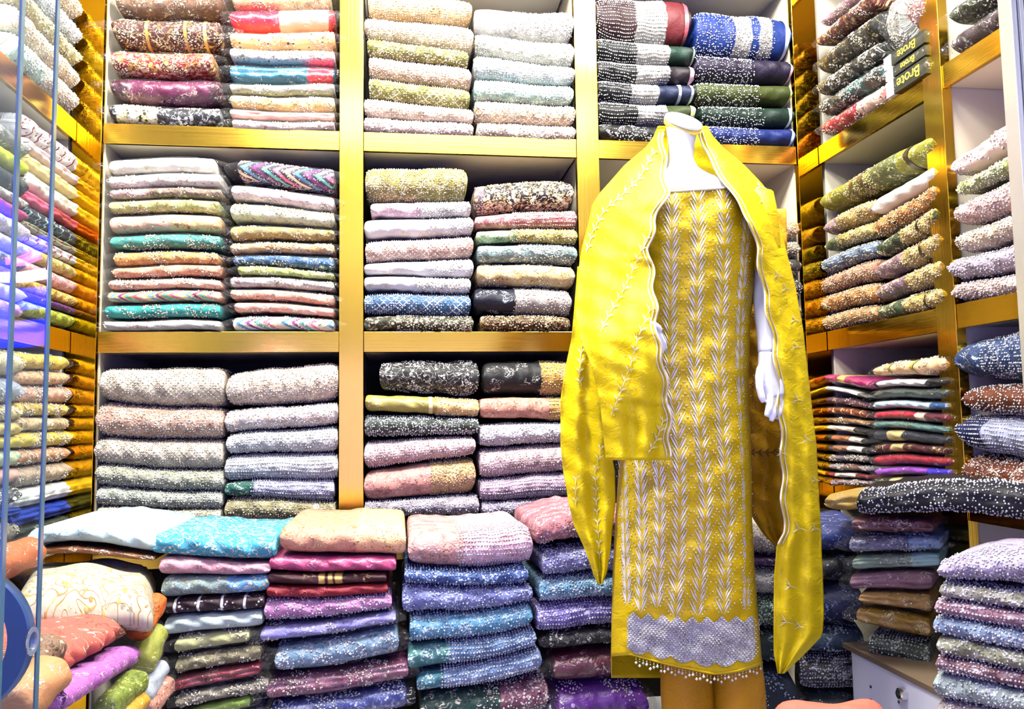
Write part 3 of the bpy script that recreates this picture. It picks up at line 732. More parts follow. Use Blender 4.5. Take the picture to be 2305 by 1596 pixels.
# ------------------------------------------------------------------ bay behind the mannequin
SV = '#eeeeee'
stack(FB, 'upper velvet stack behind mannequin neck', 'velvets with silver work behind the mannequin neck', xlim=(0, 1567), items=[
 ((-22, -14, 74, 92, 1343, 1557), '#270a0e', 'pl', SV, 'thick maroon velvet', n(zones=(('#8c8a86', .42, .74), ('#53151b', .74, .93)), bands=(('#b5515c', .93, .99),), bead='rw', bcol=SV, bu=(0, .74))),
 ((76, 97, 128, 140, 1343, 1566), '#060808', 'pl', SV, 'dark green velvet', n(zones=(('#8c8a86', .40, .74), ('#08281d', .74, .94)), bands=(('#9fd0b8', .94, .99),), bead='rw', bcol=SV, bu=(0, .74))),
 ((130, 142, 173, 184, 1344, 1565), '#070608', 'pl', SV, 'black plum velvet with pink selvedge', n(zones=(('#8c8a86', .40, .74), ('#130813', .74, .92)), bands=(('#d9a3b4', .93, .99),), bead='rw', bcol=SV, bu=(0, .74))),
 ((175, 185, 220, 225, 1346, 1567), '#06080d', 'pl', SV, 'navy velvet with two white stripes', n(zones=(('#8c8a86', .34, .62), ('#0c1935', .62, 1.0)), bands=(('#d2dcef', .82, .86), ('#d2dcef', .94, .98)), bead='rw', bcol=SV, bu=(0, .62))),
 ((223, 230, 270, 269, 1347, 1577), '#0a0c08', 'pl', SV, 'olive velvet', n(zones=(('#8c8a86', .40, .70), ('#27320f', .70, .94)), bands=(('#c4cc84', .94, .99),), bead='rw', bcol=SV, bu=(0, .70))),
 ((273, 275, 315, 318, 1348, 1572), '#050507', 'sp', SV, 'black velvet with silver dots', n(bead='sp', bcol=SV)),
], up=True)
stack(FB, 'upper velvet stack by mirrored panel', 'velvets with silver scallops by the mirrored panel', xlim=(1569, 9999), items=[
 ((8, 33, 108, 127, 1562, 1789), '#0a286b', 'pl', SV, 'thick royal blue velvet', n(zones=(('#8c8a86', .40, .58), ('#8c8a86', .66, .80)), bands=(('#b9cdf2', .95, .99),), bead='md', bcol=SV, bu=(.02, .82))),
 ((111, 131, 173, 184, 1568, 1791), '#150c28', 'pl', SV, 'deep purple velvet', n(bands=(('#e5b6c6', .95, .99),), bead='md', bcol=SV, bu=(0, .6))),
 ((176, 188, 226, 231, 1568, 1785), '#333d10', 'pl', SV, 'olive green velvet', n(bands=(('#c9cf86', .94, .99),), bead='md', bcol=SV, bu=(0, .66))),
 ((231, 237, 273, 285, 1579, 1789), '#062219', 'pl', SV, 'bottle green velvet', n(bands=(('#bfe0cf', .91, .97),), bead='md', bcol=SV, bu=(0, .68))),
 ((275, 287, 321, 327, 1580, 1795), '#0a1f5c', 'pl', SV, 'royal blue velvet', n(bands=(('#b9cdf2', .92, .98),), bead='md', bcol=SV, bu=(0, .62))),
], up=True)
stack(FB, 'stack behind the mannequin shoulder', 'beaded rolls behind the mannequin shoulder', [
 ((493, 493, 541, 540, 1585, 1799), '#c99c70', 'fl', '#f3e2c4', 'peach gold roll', n(bead='bd', bcol='#f5e6cc')),
 ((543, 543, 577, 577, 1585, 1802), '#8c7f66', 'fl', '#efe6d2', 'cream and black roll', n(bead='bd', bcol='#f3ecdc')),
 ((579, 579, 622, 622, 1585, 1804), '#3a332e', 'fl', '#e6dccb', 'dark brown beaded roll', n(bead='sp', bcol='#efe6d6')),
 ((624, 624, 672, 672, 1585, 1808), '#1d1a1c', 'fl', '#dcd6cb', 'black beaded roll', n(bead='sp', bcol='#e9e4da')),
 ((674, 674, 744, 745, 1585, 1806), '#17161a', 'sp', '#e8e6e0', 'black roll with white end', n(bead='sp', bcol='#f0eee8')),
])

# ------------------------------------------------------------------ right wall shelving
GB = '#f0dcb0'
stack(FRW, 'upper wall shelf by mirrored panel', 'bagged suits on the upper wall shelf', [
 ((1845, 40, 1975, -75, 1842, 66, 1975, -42), '#b98a96', 'fl', '#e9d4c0', 'mauve suit', b()),
 ((1832, 82, 1960, -30, 1830, 112, 1965, 8), '#5e2424', 'fl', '#dcb684', 'maroon gold floral suit', b(dens=1.3)),
 ((1836, 122, 1970, 14, 1832, 176, 1972, 80), '#14140f', 'fl', '#d8cb9e', 'thick black floral suit', b()),
 ((1830, 186, 1972, 88, 1836, 220, 1978, 128), '#191a17', 'fl', '#e8e4d4', 'black and white suit', b(dens=1.2)),
 ((1836, 228, 1978, 134, 1838, 266, 1985, 174), '#155a5c', 'fl', '#dfe4dc', 'teal suit', b(zones=(('#20211f', 0, .45), ('#33332f', .75, 1.0)))),
 ((1840, 274, 1985, 182, 1843, 312, 1992, 226), '#a81330', 'fl', '#f1d3b4', 'crimson floral suit', b(zones=(('#d9b9a6', .62, 1.0),))),
], depth=.3)
stack(FRW, 'beside the gold upright', 'packets on the upper wall shelf beside the upright', [
 ((1980, 0, 2028, -40, 1990, 130, 2032, 96), '#8f8e86', 'fl', '#f4f2ea', 'bulky silver floral bag', b(emb2='#20211f', dens=1.4)),
 ((2034, -30, 2078, -70, 2036, 92, 2080, 56), '#8d5a58', 'fl', '#f1e2dc', 'bulky maroon floral bag', b(dens=1.3)),
 ], depth=.28)
def carton(q, i, look):
    a = [FRW.pt(q[k], q[k+1]) for k in (0, 2, 4, 6)]
    s0 = (a[0][0]+a[2][0])/2; s1 = (a[1][0]+a[3][0])/2
    zt = (a[0][1]+a[1][1])/2; zb = (a[2][1]+a[3][1])/2
    org = FRW.w((s0+s1)/2, 0.13, zb)
    r = empty('garment_box', tuple(org)); tag(r, look, 'box', 'flat garment boxes beside the upright')
    def bx(nm, sa, sb, ta, tb, za, zb_, mat):
        P = [FRW.w(s_, t_, z_)-org for s_ in (sa, sb) for t_ in (ta, tb) for z_ in (za, zb_)]
        F = [(0, 1, 3, 2), (4, 6, 7, 5), (0, 4, 5, 1), (2, 3, 7, 6), (0, 2, 6, 4), (1, 5, 7, 3)]
        return obj(nm, mesh_np(nm, P, F, False), mat, r)
    bx('body', s0+.03, s1, 0, .26, zb, zt, BOXDARK); bx('white_end', s0, s0+.0295, -.0005, .2605, zb, zt, BOXWHITE)
    c = bpy.data.curves.new('box_lettering', 'FONT'); c.body = 'Brote'; c.size = (zt-zb)*1.0; c.align_x = 'CENTER'; c.align_y = 'CENTER'; c.extrude = .0004
    t0 = bpy.data.objects.new('lettering_curve', c); C.objects.link(t0)
    bpy.context.view_layer.update()
    me = bpy.data.meshes.new_from_object(t0.evaluated_get(bpy.context.evaluated_depsgraph_get()))
    bpy.data.objects.remove(t0); me.name = 'box_lettering'; me.materials.clear()
    t = obj('box_lettering', me, BOXGOLD, r)
    e, nn = FRW.e, FRW.n
    M = Matrix(((-e[0], 0, -nn[0], 0), (-e[1], 0, -nn[1], 0), (0, -1, 0, 0), (0, 0, 0, 1)))   # printed upside down
    loc = FRW.w(s0+(s1-s0)*.58, -.0012, (zt+zb)/2)-org
    M.translation = Vector(loc); t.matrix_local = M
    FR2 = fold_geo(FRW, s0-.004, s1+.003, zt+.001, zt+.001, zb, zb, .27, np.random.default_rng(i), .001, 0, .6, True, .002)
    obj('plastic_bag', geo_mesh('plastic_bag', FR2, org), BAG, r)
BOXDARK = plain_mat('black_card', '#23261f', .5); BOXWHITE = plain_mat('white_card', '#f2f2f0', .5); BOXGOLD = plain_mat('gold_print', '#e8d23c', .4)
carton((1990, 132, 2080, 66, 1990, 160, 2080, 96), 1, 'black garment box with gold lettering, top of three boxes')
carton((1994, 164, 2082, 100, 1994, 186, 2082, 123), 2, 'black garment box with gold lettering, middle of three boxes')
carton((1995, 189, 2083, 127, 1996, 224, 2084, 163), 3, 'black garment box with gold lettering, lowest of three boxes')
stack(FRW, 'middle wall shelf', 'gold-beaded rolls on the middle wall shelf', [
 ((1843, 432, 2090, 292, 1849, 476, 2098, 352), '#8a8a2c', 'fl', '#ead9a6', 'long olive roll with gold bands', n(zones=(('#4d5836', .5, .72),), bead='bd', bcol=GB, bu=(.25, .5), bands=(('#5a4a2c', .30, .325), ('#5a4a2c', .42, .44), ('#3c3020', .80, .83)), emb2='#6e5a28'))])
G2 = 'gold-beaded rolls on the middle wall shelf'
stack(FRW, 'inner roll stack, middle wall shelf', G2, [
 ((1852, 498, 1952, 446, 1857, 530, 1958, 488), '#a48692', 'bd', GB, 'mauve roll with gold beads', n(bead='bd', bcol=GB, bu=(.28, 1), zones=(('#a98c4c', .3, 1.0),))),
 ((1856, 540, 1962, 496, 1857, 568, 1962, 530), '#5c6a48', 'bd', GB, 'sage green roll with gold beads', n(bead='bd', bcol=GB, bu=(.25, 1), zones=(('#a9914c', .3, 1.0),))),
 ((1847, 583, 1966, 538, 1848, 614, 1968, 572), '#7890b0', 'fl', '#e6e2d0', 'powder blue beaded roll', n(bead='fx', bcol='#eae4d2')),
 ((1840, 628, 1964, 580, 1840, 661, 1969, 624), '#c08a70', 'fl', GB, 'rose gold beaded roll', n(bead='bd', bcol='#f0d6b8')),
 ((1837, 668, 1966, 636, 1839, 703, 1969, 678), '#c4844c', 'fl', GB, 'copper gold beaded roll', n(bead='bd', bcol='#f2dab0')),
 ((1847, 710, 1968, 686, 1849, 744, 1966, 722), '#b98d5c', 'fl', GB, 'cream gold beaded roll', n(bead='fx', bcol='#f5e2c0')),
])
stack(FRW, 'outer roll stack, middle wall shelf', G2, [
 ((1956, 448, 2093, 372, 1966, 482, 2100, 408), '#f1ebe0', 'pl', '#fff', 'plain white roll', n()),
 ((1962, 490, 2096, 414, 1972, 534, 2104, 452), '#c98446', 'fl', GB, 'orange gold beaded roll', n(bead='bd', bcol=GB, emb2='#3a2a18')),
 ((1970, 542, 2098, 460, 1975, 580, 2106, 506), '#46543a', 'bd', GB, 'dark green roll with gold end', n(bead='bd', bcol=GB, bu=(.42, 1), zones=(('#a98f4e', .42, 1.0),), bands=(('#2c2416', .72, .75),))),
 ((1968, 588, 2102, 516, 1973, 630, 2112, 566), '#9c7c88', 'bd', GB, 'dusty mauve roll with gold end', n(bead='bd', bcol=GB, bu=(.42, 1), zones=(('#a98f4e', .44, 1.0),), satin=True, bands=(('#3a2c1e', .75, .78),))),
 ((1970, 638, 2112, 576, 1975, 675, 2114, 630), '#8c6f7c', 'bd', GB, 'greyed mauve roll with gold end', n(bead='bd', bcol=GB, bu=(.5, 1), zones=(('#a98f4e', .5, 1.0),), satin=True)),
 ((1970, 684, 2114, 640, 1978, 716, 2118, 692), '#56684a', 'bd', GB, 'leaf green roll with gold end', n(bead='bd', bcol=GB, bu=(.45, 1), zones=(('#a98f4e', .45, 1.0),), bands=(('#2c2416', .74, .77),))),
])
stack(FRW, 'narrow lower wall-shelf stack', 'flat packets in the narrow lower wall stack', [
 ((843, 850, 861, 876, 1842, 1958), '#94125c', 'pl', '#e9c98a', 'magenta satin packet', b(satin=True, zones=(('#c79a5a', .38, .52),))),
 ((868, 886, 880, 896, 1845, 1955), '#5b5f55', 'pl', '#fff', 'grey green packet', b(zones=(('#e9e4da', .05, .8),))),
 ((893, 904, 909, 919, 1843, 1954), '#4c1544', 'fl', '#dcbd7c', 'purple packet with gold flowers', b(dens=.9)),
 ((915, 922, 932, 942, 1841, 1948), '#8a3b22', 'st', '#f0bd84', 'rust checked packet', b()),
 ((939, 945, 953, 959, 1843, 1950), '#9c7048', 'fl', '#e6cfa4', 'golden brown floral packet', b()),
 ((956, 965, 968, 981, 1845, 1952), '#1c1a1a', 'pl', '#fff', 'black and cream packet', b(zones=(('#e8d2b8', .0, .75),))),
 ((976, 988, 994, 1001, 1844, 1952), '#151518', 'pl', '#fff', 'black packet with tan panel', b(zones=(('#9c5f38', .25, .65), ('#e9ddc4', .65, .9)))),
 ((1000, 1007, 1017, 1023, 1845, 1954), '#2a2224', 'pl', '#fff', 'dark packet with brown panel', b(zones=(('#8e6448', .25, .6), ('#e9e4da', .6, .9)))),
 ((1024, 1028, 1038, 1041, 1844, 1952), '#8c7c7e', 'fl', '#d9cfc8', 'grey mauve floral packet', b()),
 ((1042, 1050, 1057, 1064, 1844, 1954), '#b4a4ac', 'fl', '#dcd2d6', 'lilac packet with brown end', b(zones=(('#6d4532', .5, .85),))),
 ((1061, 1069, 1074, 1081, 1845, 1956), '#7a1a2a', 'pl', '#fff', 'maroon packet with cream panel', b(zones=(('#e4d4c6', .3, .75),))),
 ((1077, 1083, 1095, 1096, 1844, 1956), '#a98c94', 'fl', '#f0e2da', 'pastel floral packet', b()),
], depth=.3)
stack(FRW, 'lower wall-shelf stack by upright', 'flat packets in the lower wall stack by the upright', [
 ((828, 790, 851, 842, 1958, 2130), '#f0c290', 'dt', '#d06a4a', 'plump peach dotted suit', b(sc=1.2, bands=(('#b7a04a', .25, .3), ('#b7a04a', .58, .63)))),
 ((860, 846, 877, 867, 1960, 2132), '#15181c', 'pl', '#fff', 'black packet with white panel', b(zones=(('#e4dedc', .05, .75),))),
 ((880, 870, 900, 896, 1960, 2133), '#3f4c48', 'pl', '#fff', 'dark sage packet', b(satin=True)),
 ((904, 901, 923, 922, 1958, 2134), '#b9cfe0', 'pl', '#fff', 'pale blue packet', b(satin=True, zones=(('#1c4f80', .8, 1.0),))),
 ((927, 925, 946, 952, 1960, 2135), '#b81e3c', 'pl', '#fff', 'red packet', b(satin=True, zones=(('#e6cdb8', .6, .72), ('#5c2030', .72, 1.0)))),
 ((948, 955, 965, 975, 1958, 2136), '#5c8480', 'pl', '#fff', 'grey teal packet', b(satin=True)),
 ((966, 977, 997, 1000, 1958, 2138), '#252e40', 'pl', '#fff', 'slate navy packet with gold crest', b(satin=True, zones=(('#c9b27c', .2, .42),))),
 ((999, 1002, 1021, 1023, 1961, 2139), '#4f1420', 'sp', '#d8c080', 'wine packet with gold crest', b(zones=(('#c9b078', .24, .42),))),
 ((1024, 1025, 1049, 1050, 1959, 2140), '#a8203a', 'pl', '#fff', 'crimson satin packet', b(satin=True)),
 ((1053, 1051, 1072, 1076, 1962, 2142), '#a04cc4', 'pl', '#fff', 'violet satin packet', b(satin=True, zones=(('#3a2ac0', .72, 1.0),))),
 ((1074, 1078, 1098, 1100, 1962, 2142), '#24402f', 'sp', '#cfc590', 'forest green packet with gold crest', b(zones=(('#b9b480', .22, .38),))),
], depth=.3)
stack(FRW, 'upper wall shelf past upright', 'bagged suits on the upper wall shelf past the upright', [
 ((2126, 16, 2330, -120, 2128, 66, 2330, -62), '#1f2a14', 'fl', '#c9c6b0', 'dark green floral suit in crumpled bag', b()),
 ((2130, 78, 2330, -52, 2132, 136, 2330, 14), '#2c1a1e', 'sp', '#e6dede', 'dark maroon suit in crumpled bag', b()),
], depth=.3)
stack(FRW, 'middle wall shelf past upright', 'pastel beaded folds past the upright', [
 ((2137, 355, 2340, 205, 2142, 400, 2340, 292), '#eecbc8', 'pl', '#fff', 'pale pink fabric', n(bead='sp', bcol='#fff2f0', layers=2)),
 ((2148, 412, 2340, 302, 2152, 440, 2340, 350), '#bcc67c', 'bd', '#f2f2d2', 'light green bobbled fabric', n(bead='bd', bcol='#f4f4dc')),
 ((2143, 458, 2340, 362, 2146, 512, 2340, 438), '#e8bcb8', 'bd', '#fbeeec', 'thick blush beaded fabric', n(bead='bd', bcol='#fdf0ee')),
 ((2152, 524, 2340, 450, 2150, 574, 2340, 508), '#eed0b4', 'bd', '#fdf3e6', 'peach cream beaded fabric', n(bead='bd', bcol='#fdf3e8')),
 ((2134, 588, 2340, 522, 2136, 632, 2340, 590), '#c0acc0', 'bd', '#f6f2fa', 'white and lilac beaded fabric', n(bead='bd', bcol='#fbf8fd')),
 ((2140, 641, 2340, 600, 2146, 680, 2340, 650), '#dcb9b0', 'bd', '#fbeee8', 'shell pink pearl fabric', n(bead='bd', bcol='#fdf2ee')),
], depth=.34)
stack(FRW, 'lower wall shelf past upright', 'bold beaded folds past the upright', [
 ((2146, 768, 2340, 728, 2150, 848, 2340, 858), '#2c426e', 'fl', '#e2e4ea', 'plump navy fabric with white shells', n(bead='fx', bcol='#e9ebf2', bu=(.32, 1))),
 ((2166, 868, 2340, 862, 2169, 925, 2340, 938), '#5a2a14', 'pl', '#fff', 'rust velvet with white bead stripes', n(bead='md', bcol='#f0ece8')),
 ((2146, 932, 2340, 942, 2152, 1006, 2340, 1042), '#1c2450', 'pl', '#fff', 'navy velvet with white bead rows', n(bead='rw', bcol='#eceef8', zones=(('#8c90a8', .34, 1.0),))),
 ((2162, 1018, 2340, 1046, 2165, 1110, 2340, 1150), '#6a3018', 'fl', '#ecd9cc', 'rust velvet with beaded flowers', n(bead='md', bcol='#f1e4da')),
], depth=.34)

# ------------------------------------------------------------------ left wall shelving, seen through the glass
def wall_stack(fr, xs, bounds, ln, phrase, group, rows, up=False, **common):
    """rows laid level along the side wall; bounds are heights read at picture column xs"""
    s1 = fr.pt(xs, bounds[0])[0]
    n_ = len(rows)
    for i, it in enumerate(rows):
        zt = fr.pt(xs, bounds[i])[1]; zb = fr.pt(xs, bounds[i+1])[1]
        col, pat, emb, look = it[:4]; kw = dict(common); kw.update(it[4] if len(it) > 4 else {})
        ds = kw.pop('ds', 0.0); tl = kw.pop('tilt', 0.0)
        lab = '%s, %s, %s' % (look, ORDB[n_-1-i] if up else ORD[i], phrase)
        add_item(fr, None, col, pat, emb, look, label=lab, group=group, zq=(s1-ln, s1+ds, zt+tl, zt, zb+tl, zb), **kw)
wall_stack(FLW, 186, [-5, 58, 117, 160, 214, 266], .34, 'upper shelf behind glass', 'pearl rolls on the upper shelf behind glass', [
 ('#ecd0ac', 'fl', '#fbf0da', 'peach beaded roll', n(bead='bd', bcol='#fbf0dc')),
 ('#d6dce0', 'fl', '#f6f6f0', 'pale blue-grey roll', n(bead='fx', bcol='#f8f8f2')),
 ('#c9c088', 'fl', '#f6f0d4', 'olive cream roll', n(bead='bd', bcol='#f8f2da')),
 ('#ecd2b4', 'fl', '#fdf2de', 'thick peach roll', n(bead='fx', bcol='#fdf2e0')),
 ('#ead6bc', 'fl', '#fdf6e6', 'cream roll with mint end', n(bead='bd', bcol='#fdf6ea', zones=(('#bfe0d4', 0, .45),))),
], up=True)
wall_stack(FLW, 184, [347, 396, 424, 456, 497, 525, 560, 578, 603, 634, 668, 697, 713, 743], .30, 'middle shelf behind glass', 'folded suits on the middle shelf behind glass', [
 ('#f2eeea', 'st', '#7a2a3c', 'white folded suit with red stitching', n(layers=3)),
 ('#f0d6d2', 'sp', '#fff', 'pale pink folded suit', n(layers=2, ds=.014)),
 ('#ecd592', 'pl', '#fff', 'soft yellow folded suit', n(layers=2)),
 ('#f4efe2', 'sp', '#c9b27c', 'thick cream folded suit', n(layers=2, ds=.012)),
 ('#b04a52', 'pl', '#fff', 'crimson and plum folded suit', n(layers=2, zones=(('#d9607c', 0, .4),))),
 ('#3f4a58', 'st', '#9cc4c4', 'slate folded suit with teal edge', n(layers=3)),
 ('#a9ac90', 'st', '#7a3c3c', 'sage folded suit', n(layers=2)),
 ('#f2f0f2', 'st', '#a12a3c', 'white folded suit with black stitching', n(layers=2)),
 ('#d8bc6c', 'fl', '#f4e6b4', 'gold lace folded suit', n(dens=1.3)),
 ('#f0a9a8', 'fl', '#fbe0dc', 'rose pink folded suit', n()),
 ('#eab04c', 'fl', '#fbe4a8', 'amber lace folded suit', n(dens=1.3, ds=.01)),
 ('#4c1c66', 'sp', '#c9a9c4', 'deep purple folded suit', n()),
 ('#a9b43c', 'fl', '#dfe48c', 'lime green folded suit', n(ds=-.01)),
])
wall_stack(FLW, 68, [318, 362, 404, 452, 476, 504, 546, 586, 616, 652, 688, 722], .24, 'far middle shelf behind glass', 'rolls on the far middle shelf behind glass', [
 ('#8a8c86', 'fl', '#eceadf', 'black and white lace roll', n()),
 ('#c6d43c', 'sp', '#f4f4a8', 'bright lime roll', n(satin=True)),
 ('#2a3a44', 'sp', '#c9d4c8', 'dark slate roll', n()),
 ('#c9c6bc', 'fl', '#f2efe6', 'grey lace roll', n()),
 ('#b04a78', 'sp', '#f0c0d0', 'pink folded roll', n()),
 ('#e6dcea', 'fl', '#fbf6fb', 'thick white lilac roll', n(ds=.02)),
 ('#c9c4ec', 'sp', '#f0ecfb', 'lavender roll', n(ds=.01)),
 ('#8c98e0', 'fl', '#e4e8fb', 'blue lace roll', n()),
 ('#7a4cc0', 'sp', '#d0b0f0', 'violet roll', n(ds=-.02)),
 ('#d6ccf2', 'sp', '#f4f0fb', 'pale lavender roll', n()),
 ('#d9a4dc', 'fl', '#f4dcf4', 'orchid pink roll', n()),
])
wall_stack(FLW, 160, [800, 836, 868, 908, 938, 968, 1003, 1036, 1080, 1122, 1158, 1176], .28, 'lower shelf behind glass', 'bagged suits on the lower shelf behind glass', [
 ('#ecc84c', 'fl', '#fbeeb4', 'golden yellow packet', b(tilt=-.012)),
 ('#f4c090', 'fl', '#fbe4c8', 'peach orange packet', b(tilt=-.012)),
 ('#f2b49a', 'fl', '#fbdccc', 'coral peach packet', b(ds=.03, tilt=-.008)),
 ('#ecc45c', 'fl', '#fbecb8', 'yellow embroidered packet', b(ds=.01)),
 ('#f4d2a4', 'fl', '#fbecd2', 'cream peach packet', b(ds=.015)),
 ('#e6c85c', 'dt', '#fbf2c0', 'yellow spotted packet', b(ds=.04)),
 ('#f0a878', 'fl', '#fbd8bc', 'apricot packet', b(ds=.02)),
 ('#d6bca0', 'fl', '#f2e4d4', 'beige packet in crumpled bag', b(ds=.035)),
 ('#f0efe8', 'pl', '#fff', 'stack of plain white sheets', n(layers=4, ds=.035)),
 ('#1f3fa8', 'pl', '#fff', 'pile of royal blue sheets', n(layers=3, ds=.035, zones=())),
 ('#20382c', 'sp', '#9cb4a4', 'dark green packet', b(ds=.02)),
])
wall_stack(FLW, 62, [792, 850, 912, 948, 980, 1008, 1048, 1086, 1136, 1156, 1222], .22, 'far lower shelf behind glass', 'bagged suits on the far lower shelf behind glass', [
 ('#ecdcb0', 'fl', '#fbf4dc', 'plump cream packet', b(tilt=.0)),
 ('#a8b0c0', 'fl', '#e6eaf0', 'blue-grey lace packet', b()),
 ('#ecd49c', 'fl', '#fbeed0', 'buttery packet', b()),
 ('#ecd080', 'sp', '#fbf0c0', 'soft gold packet', b()),
 ('#f0d84c', 'sp', '#fbf4a0', 'lemon yellow packet', b(satin=True)),
 ('#cfe0b4', 'sp', '#f0f4e0', 'mint packet', b()),
 ('#f4b8a8', 'sp', '#fbe0d8', 'salmon packet', b(satin=True)),
 ('#5c626c', 'fl', '#c8ccd4', 'charcoal packet', b()),
 ('#1c3c9c', 'pl', '#fff', 'navy sheet', n(layers=2)),
 ('#a8a08c', 'fl', '#e8e0c8', 'grey gold packet', b()),
])

# ------------------------------------------------------------------ benches in front of the shelving
BZ = 0.30
bench = empty('low_bench', (0.0, -0.24, 0)); tag(bench, 'low white bench along the shelving, under the piles of fabric', 'bench')
for nm, a in (('top', (XL-.02, 0.95, -0.50, -0.03, BZ-.03, BZ-.001)), ('front_panel', (XL, 0.93, -0.47, -0.45, 0.0, BZ-.0305)), ('back_panel', (XL, 0.93, -0.08, -0.06, 0.0, BZ-.0305))):
    o = board(None, nm, *a, WHITE_P); under(o, bench)
FF = Frame((-1, -0.46), (1, -0.46))
stack(FF, 'front pile by the glass', 'soft fabrics in the front pile by the glass', wob=.0042, items=[
 ((1200, 1196, 1240, 1243, 58, 350), '#c6e2e0', 'sp', '#8fb8bc', 'pale aqua embroidered fabric', n(depth=.34, curve=.012, amp=.004, rnd=1.2)),
 ((1243, 1246, 1262, 1258, 46, 346), '#7a4a22', 'sp', '#e8e0d8', 'brown satin fabric with white flowers', n(satin=True, depth=.34, curve=.006)),
], amp=.003)
stack(FF, 'front pile with burgundy striped cloth', 'fabrics in the front pile with the burgundy cloth', wob=.0042, items=[
 ((1200, 1212, 1248, 1264, 340, 622), '#3fa9c4', 'fl', '#dfe6dc', 'turquoise embroidered fabric', n(depth=.34, amp=.004, emb2='#e6d2b0', bands=(('#49bcc8', .955, .995),))),
 ((1251, 1270, 1294, 1293, 358, 608), '#dda0ae', 'fl', '#f0d8dc', 'pink satin fabric', n(satin=True, emb2='#a98a8c')),
 ((1298, 1295, 1347, 1332, 362, 604), '#8fa8a8', 'fl', '#e6e2cc', 'grey-green fabric with blue end', n(zones=(('#5c92c0', .6, 1.0),), emb2='#9c9468')),
 ((1350, 1336, 1384, 1370, 366, 595), '#2a1020', 'st', '#e6e4ea', 'burgundy cloth with white stripes', n()),
 ((1389, 1374, 1431, 1409, 368, 590), '#c4d6d2', 'sp', '#f4f4ee', 'mint white fabric', n()),
 ((1434, 1412, 1475, 1446, 376, 572), '#a8aa78', 'dt', '#eceada', 'khaki suit with mirror dots', b(emb2='#4c5c84')),
 ((1479, 1449, 1521, 1485, 378, 598), '#8c8464', 'fl', '#ece2b4', 'khaki suit with gold sequins', b(bead='sp', bcol='#f4eccc')),
 ((1526, 1487, 1562, 1522, 374, 596), '#8a1a34', 'sp', '#d8b070', 'crimson satin suit', b(satin=True, layers=2)),
 ((1565, 1524, 1598, 1556, 378, 615), '#8a8270', 'fl', '#e0d8c0', 'taupe sequined suit', b(bead='sp', bcol='#ece4d2')),
 ((1601, 1560, 1640, 1592, 400, 574), '#7a9a2c', 'sp', '#c8dc84', 'grass green satin suit', b(satin=True)),
 ((1642, 1596, 1690, 1640, 380, 600), '#a8a8a4', 'fl', '#e8e8e4', 'silver grey suit', b()),
], depth=.34)
stack(FF, 'front pile beneath peach brocade', 'fabrics in the front pile beneath the peach brocade', wob=.0042, items=[
 ((1186, 1180, 1247, 1251, 630, 914), '#eda98c', 'fl', '#f0d69c', 'peach and pink brocade fabric', n(depth=.34, zones=(('#e8b488', .60, 1.0),), emb2='#a8743c', dens=.8)),
 ((1256, 1252, 1291, 1286, 606, 892), '#c8487c', 'sp', '#eab4d4', 'magenta satin fabric', n(satin=True)),
 ((1295, 1289, 1321, 1311, 603, 870), '#3a0a18', 'sp', '#c8a468', 'dark wine fabric', n(zones=(('#b89858', .42, .62), ('#3a0a18', .47, .50), ('#3a0a18', .54, .56)))),
 ((1325, 1313, 1354, 1336, 600, 873), '#8c1428', 'sp', '#d05c64', 'deep red fabric', n()),
 ((1358, 1338, 1408, 1370, 594, 882), '#d08cc0', 'fl', '#e8e0ee', 'orchid pink paisley fabric', n(bead='md', bcol='#eceaf4', dens=.7)),
 ((1424, 1376, 1458, 1402, 570, 902), '#9a94dc', 'fl', '#e4eaf8', 'lavender suit in bag', b(dens=.8)),
 ((1466, 1408, 1530, 1478, 602, 908), '#7c9cb8', 'fl', '#e8eef4', 'steel blue suit with silver sequins', b(bead='sp', bcol='#eef2f8')),
 ((1542, 1484, 1594, 1532, 584, 930), '#8c4a68', 'fl', '#d8b4cc', 'plum layered suit', b(satin=True, layers=3, dens=.7)),
 ((1598, 1538, 1650, 1600, 590, 926), '#2c3c8c', 'fl', '#b8c0e4', 'indigo suit', b(satin=True)),
], depth=.34)
stack(FF, 'front pile beneath coral beaded fabric', 'beaded fabrics in the front pile beneath the coral fabric', wob=.0042, items=[
 ((1196, 1192, 1275, 1278, 918, 1200), '#ecb0a8', 'bd', '#fbe8ec', 'thick coral and white fabric', n(depth=.34, zones=(('#d8a8b8', .45, 1.0),), bead='rw', bcol='#f6eef8', bu=(.42, 1))),
 ((1281, 1282, 1312, 1317, 910, 1190), '#4c6cb4', 'fx', '#d0e0f8', 'cobalt blue beaded fabric', n(bead='fx', bcol='#d4e2fa')),
 ((1318, 1323, 1383, 1360, 905, 1200), '#8c94d8', 'bd', '#dce4fa', 'periwinkle beaded fabric', n(bead='bd', bcol='#e0e8fc')),
 ((1391, 1364, 1450, 1418, 922, 1199), '#6cb0d8', 'bd', '#e0f0fa', 'sky blue beaded fabric', n(bead='fx', bcol='#e6f4fc')),
 ((1457, 1423, 1514, 1461, 918, 1208), '#7094c4', 'rw', '#dceafa', 'blue beaded fabric with green end', n(zones=(('#3c7470', 0, .32),), bead='rw', bcol='#e2eefc', bu=(.3, 1))),
 ((1520, 1466, 1562, 1517, 938, 1220), '#88a4d4', 'rw', '#e4eefa', 'pale blue beaded fabric with teal end', n(zones=(('#2c6470', 0, .22),), bead='rw', bcol='#ecf4fc', bu=(.2, 1))),
 ((1566, 1532, 1650, 1610, 946, 1236), '#163c38', 'fl', '#cfc4b8', 'bottle green fabric with silver border', n(zones=(('#6c3c54', .62, 1.0),), bead='bd', bcol='#e4dcd4', bu=(.5, 1))),
], depth=.34)
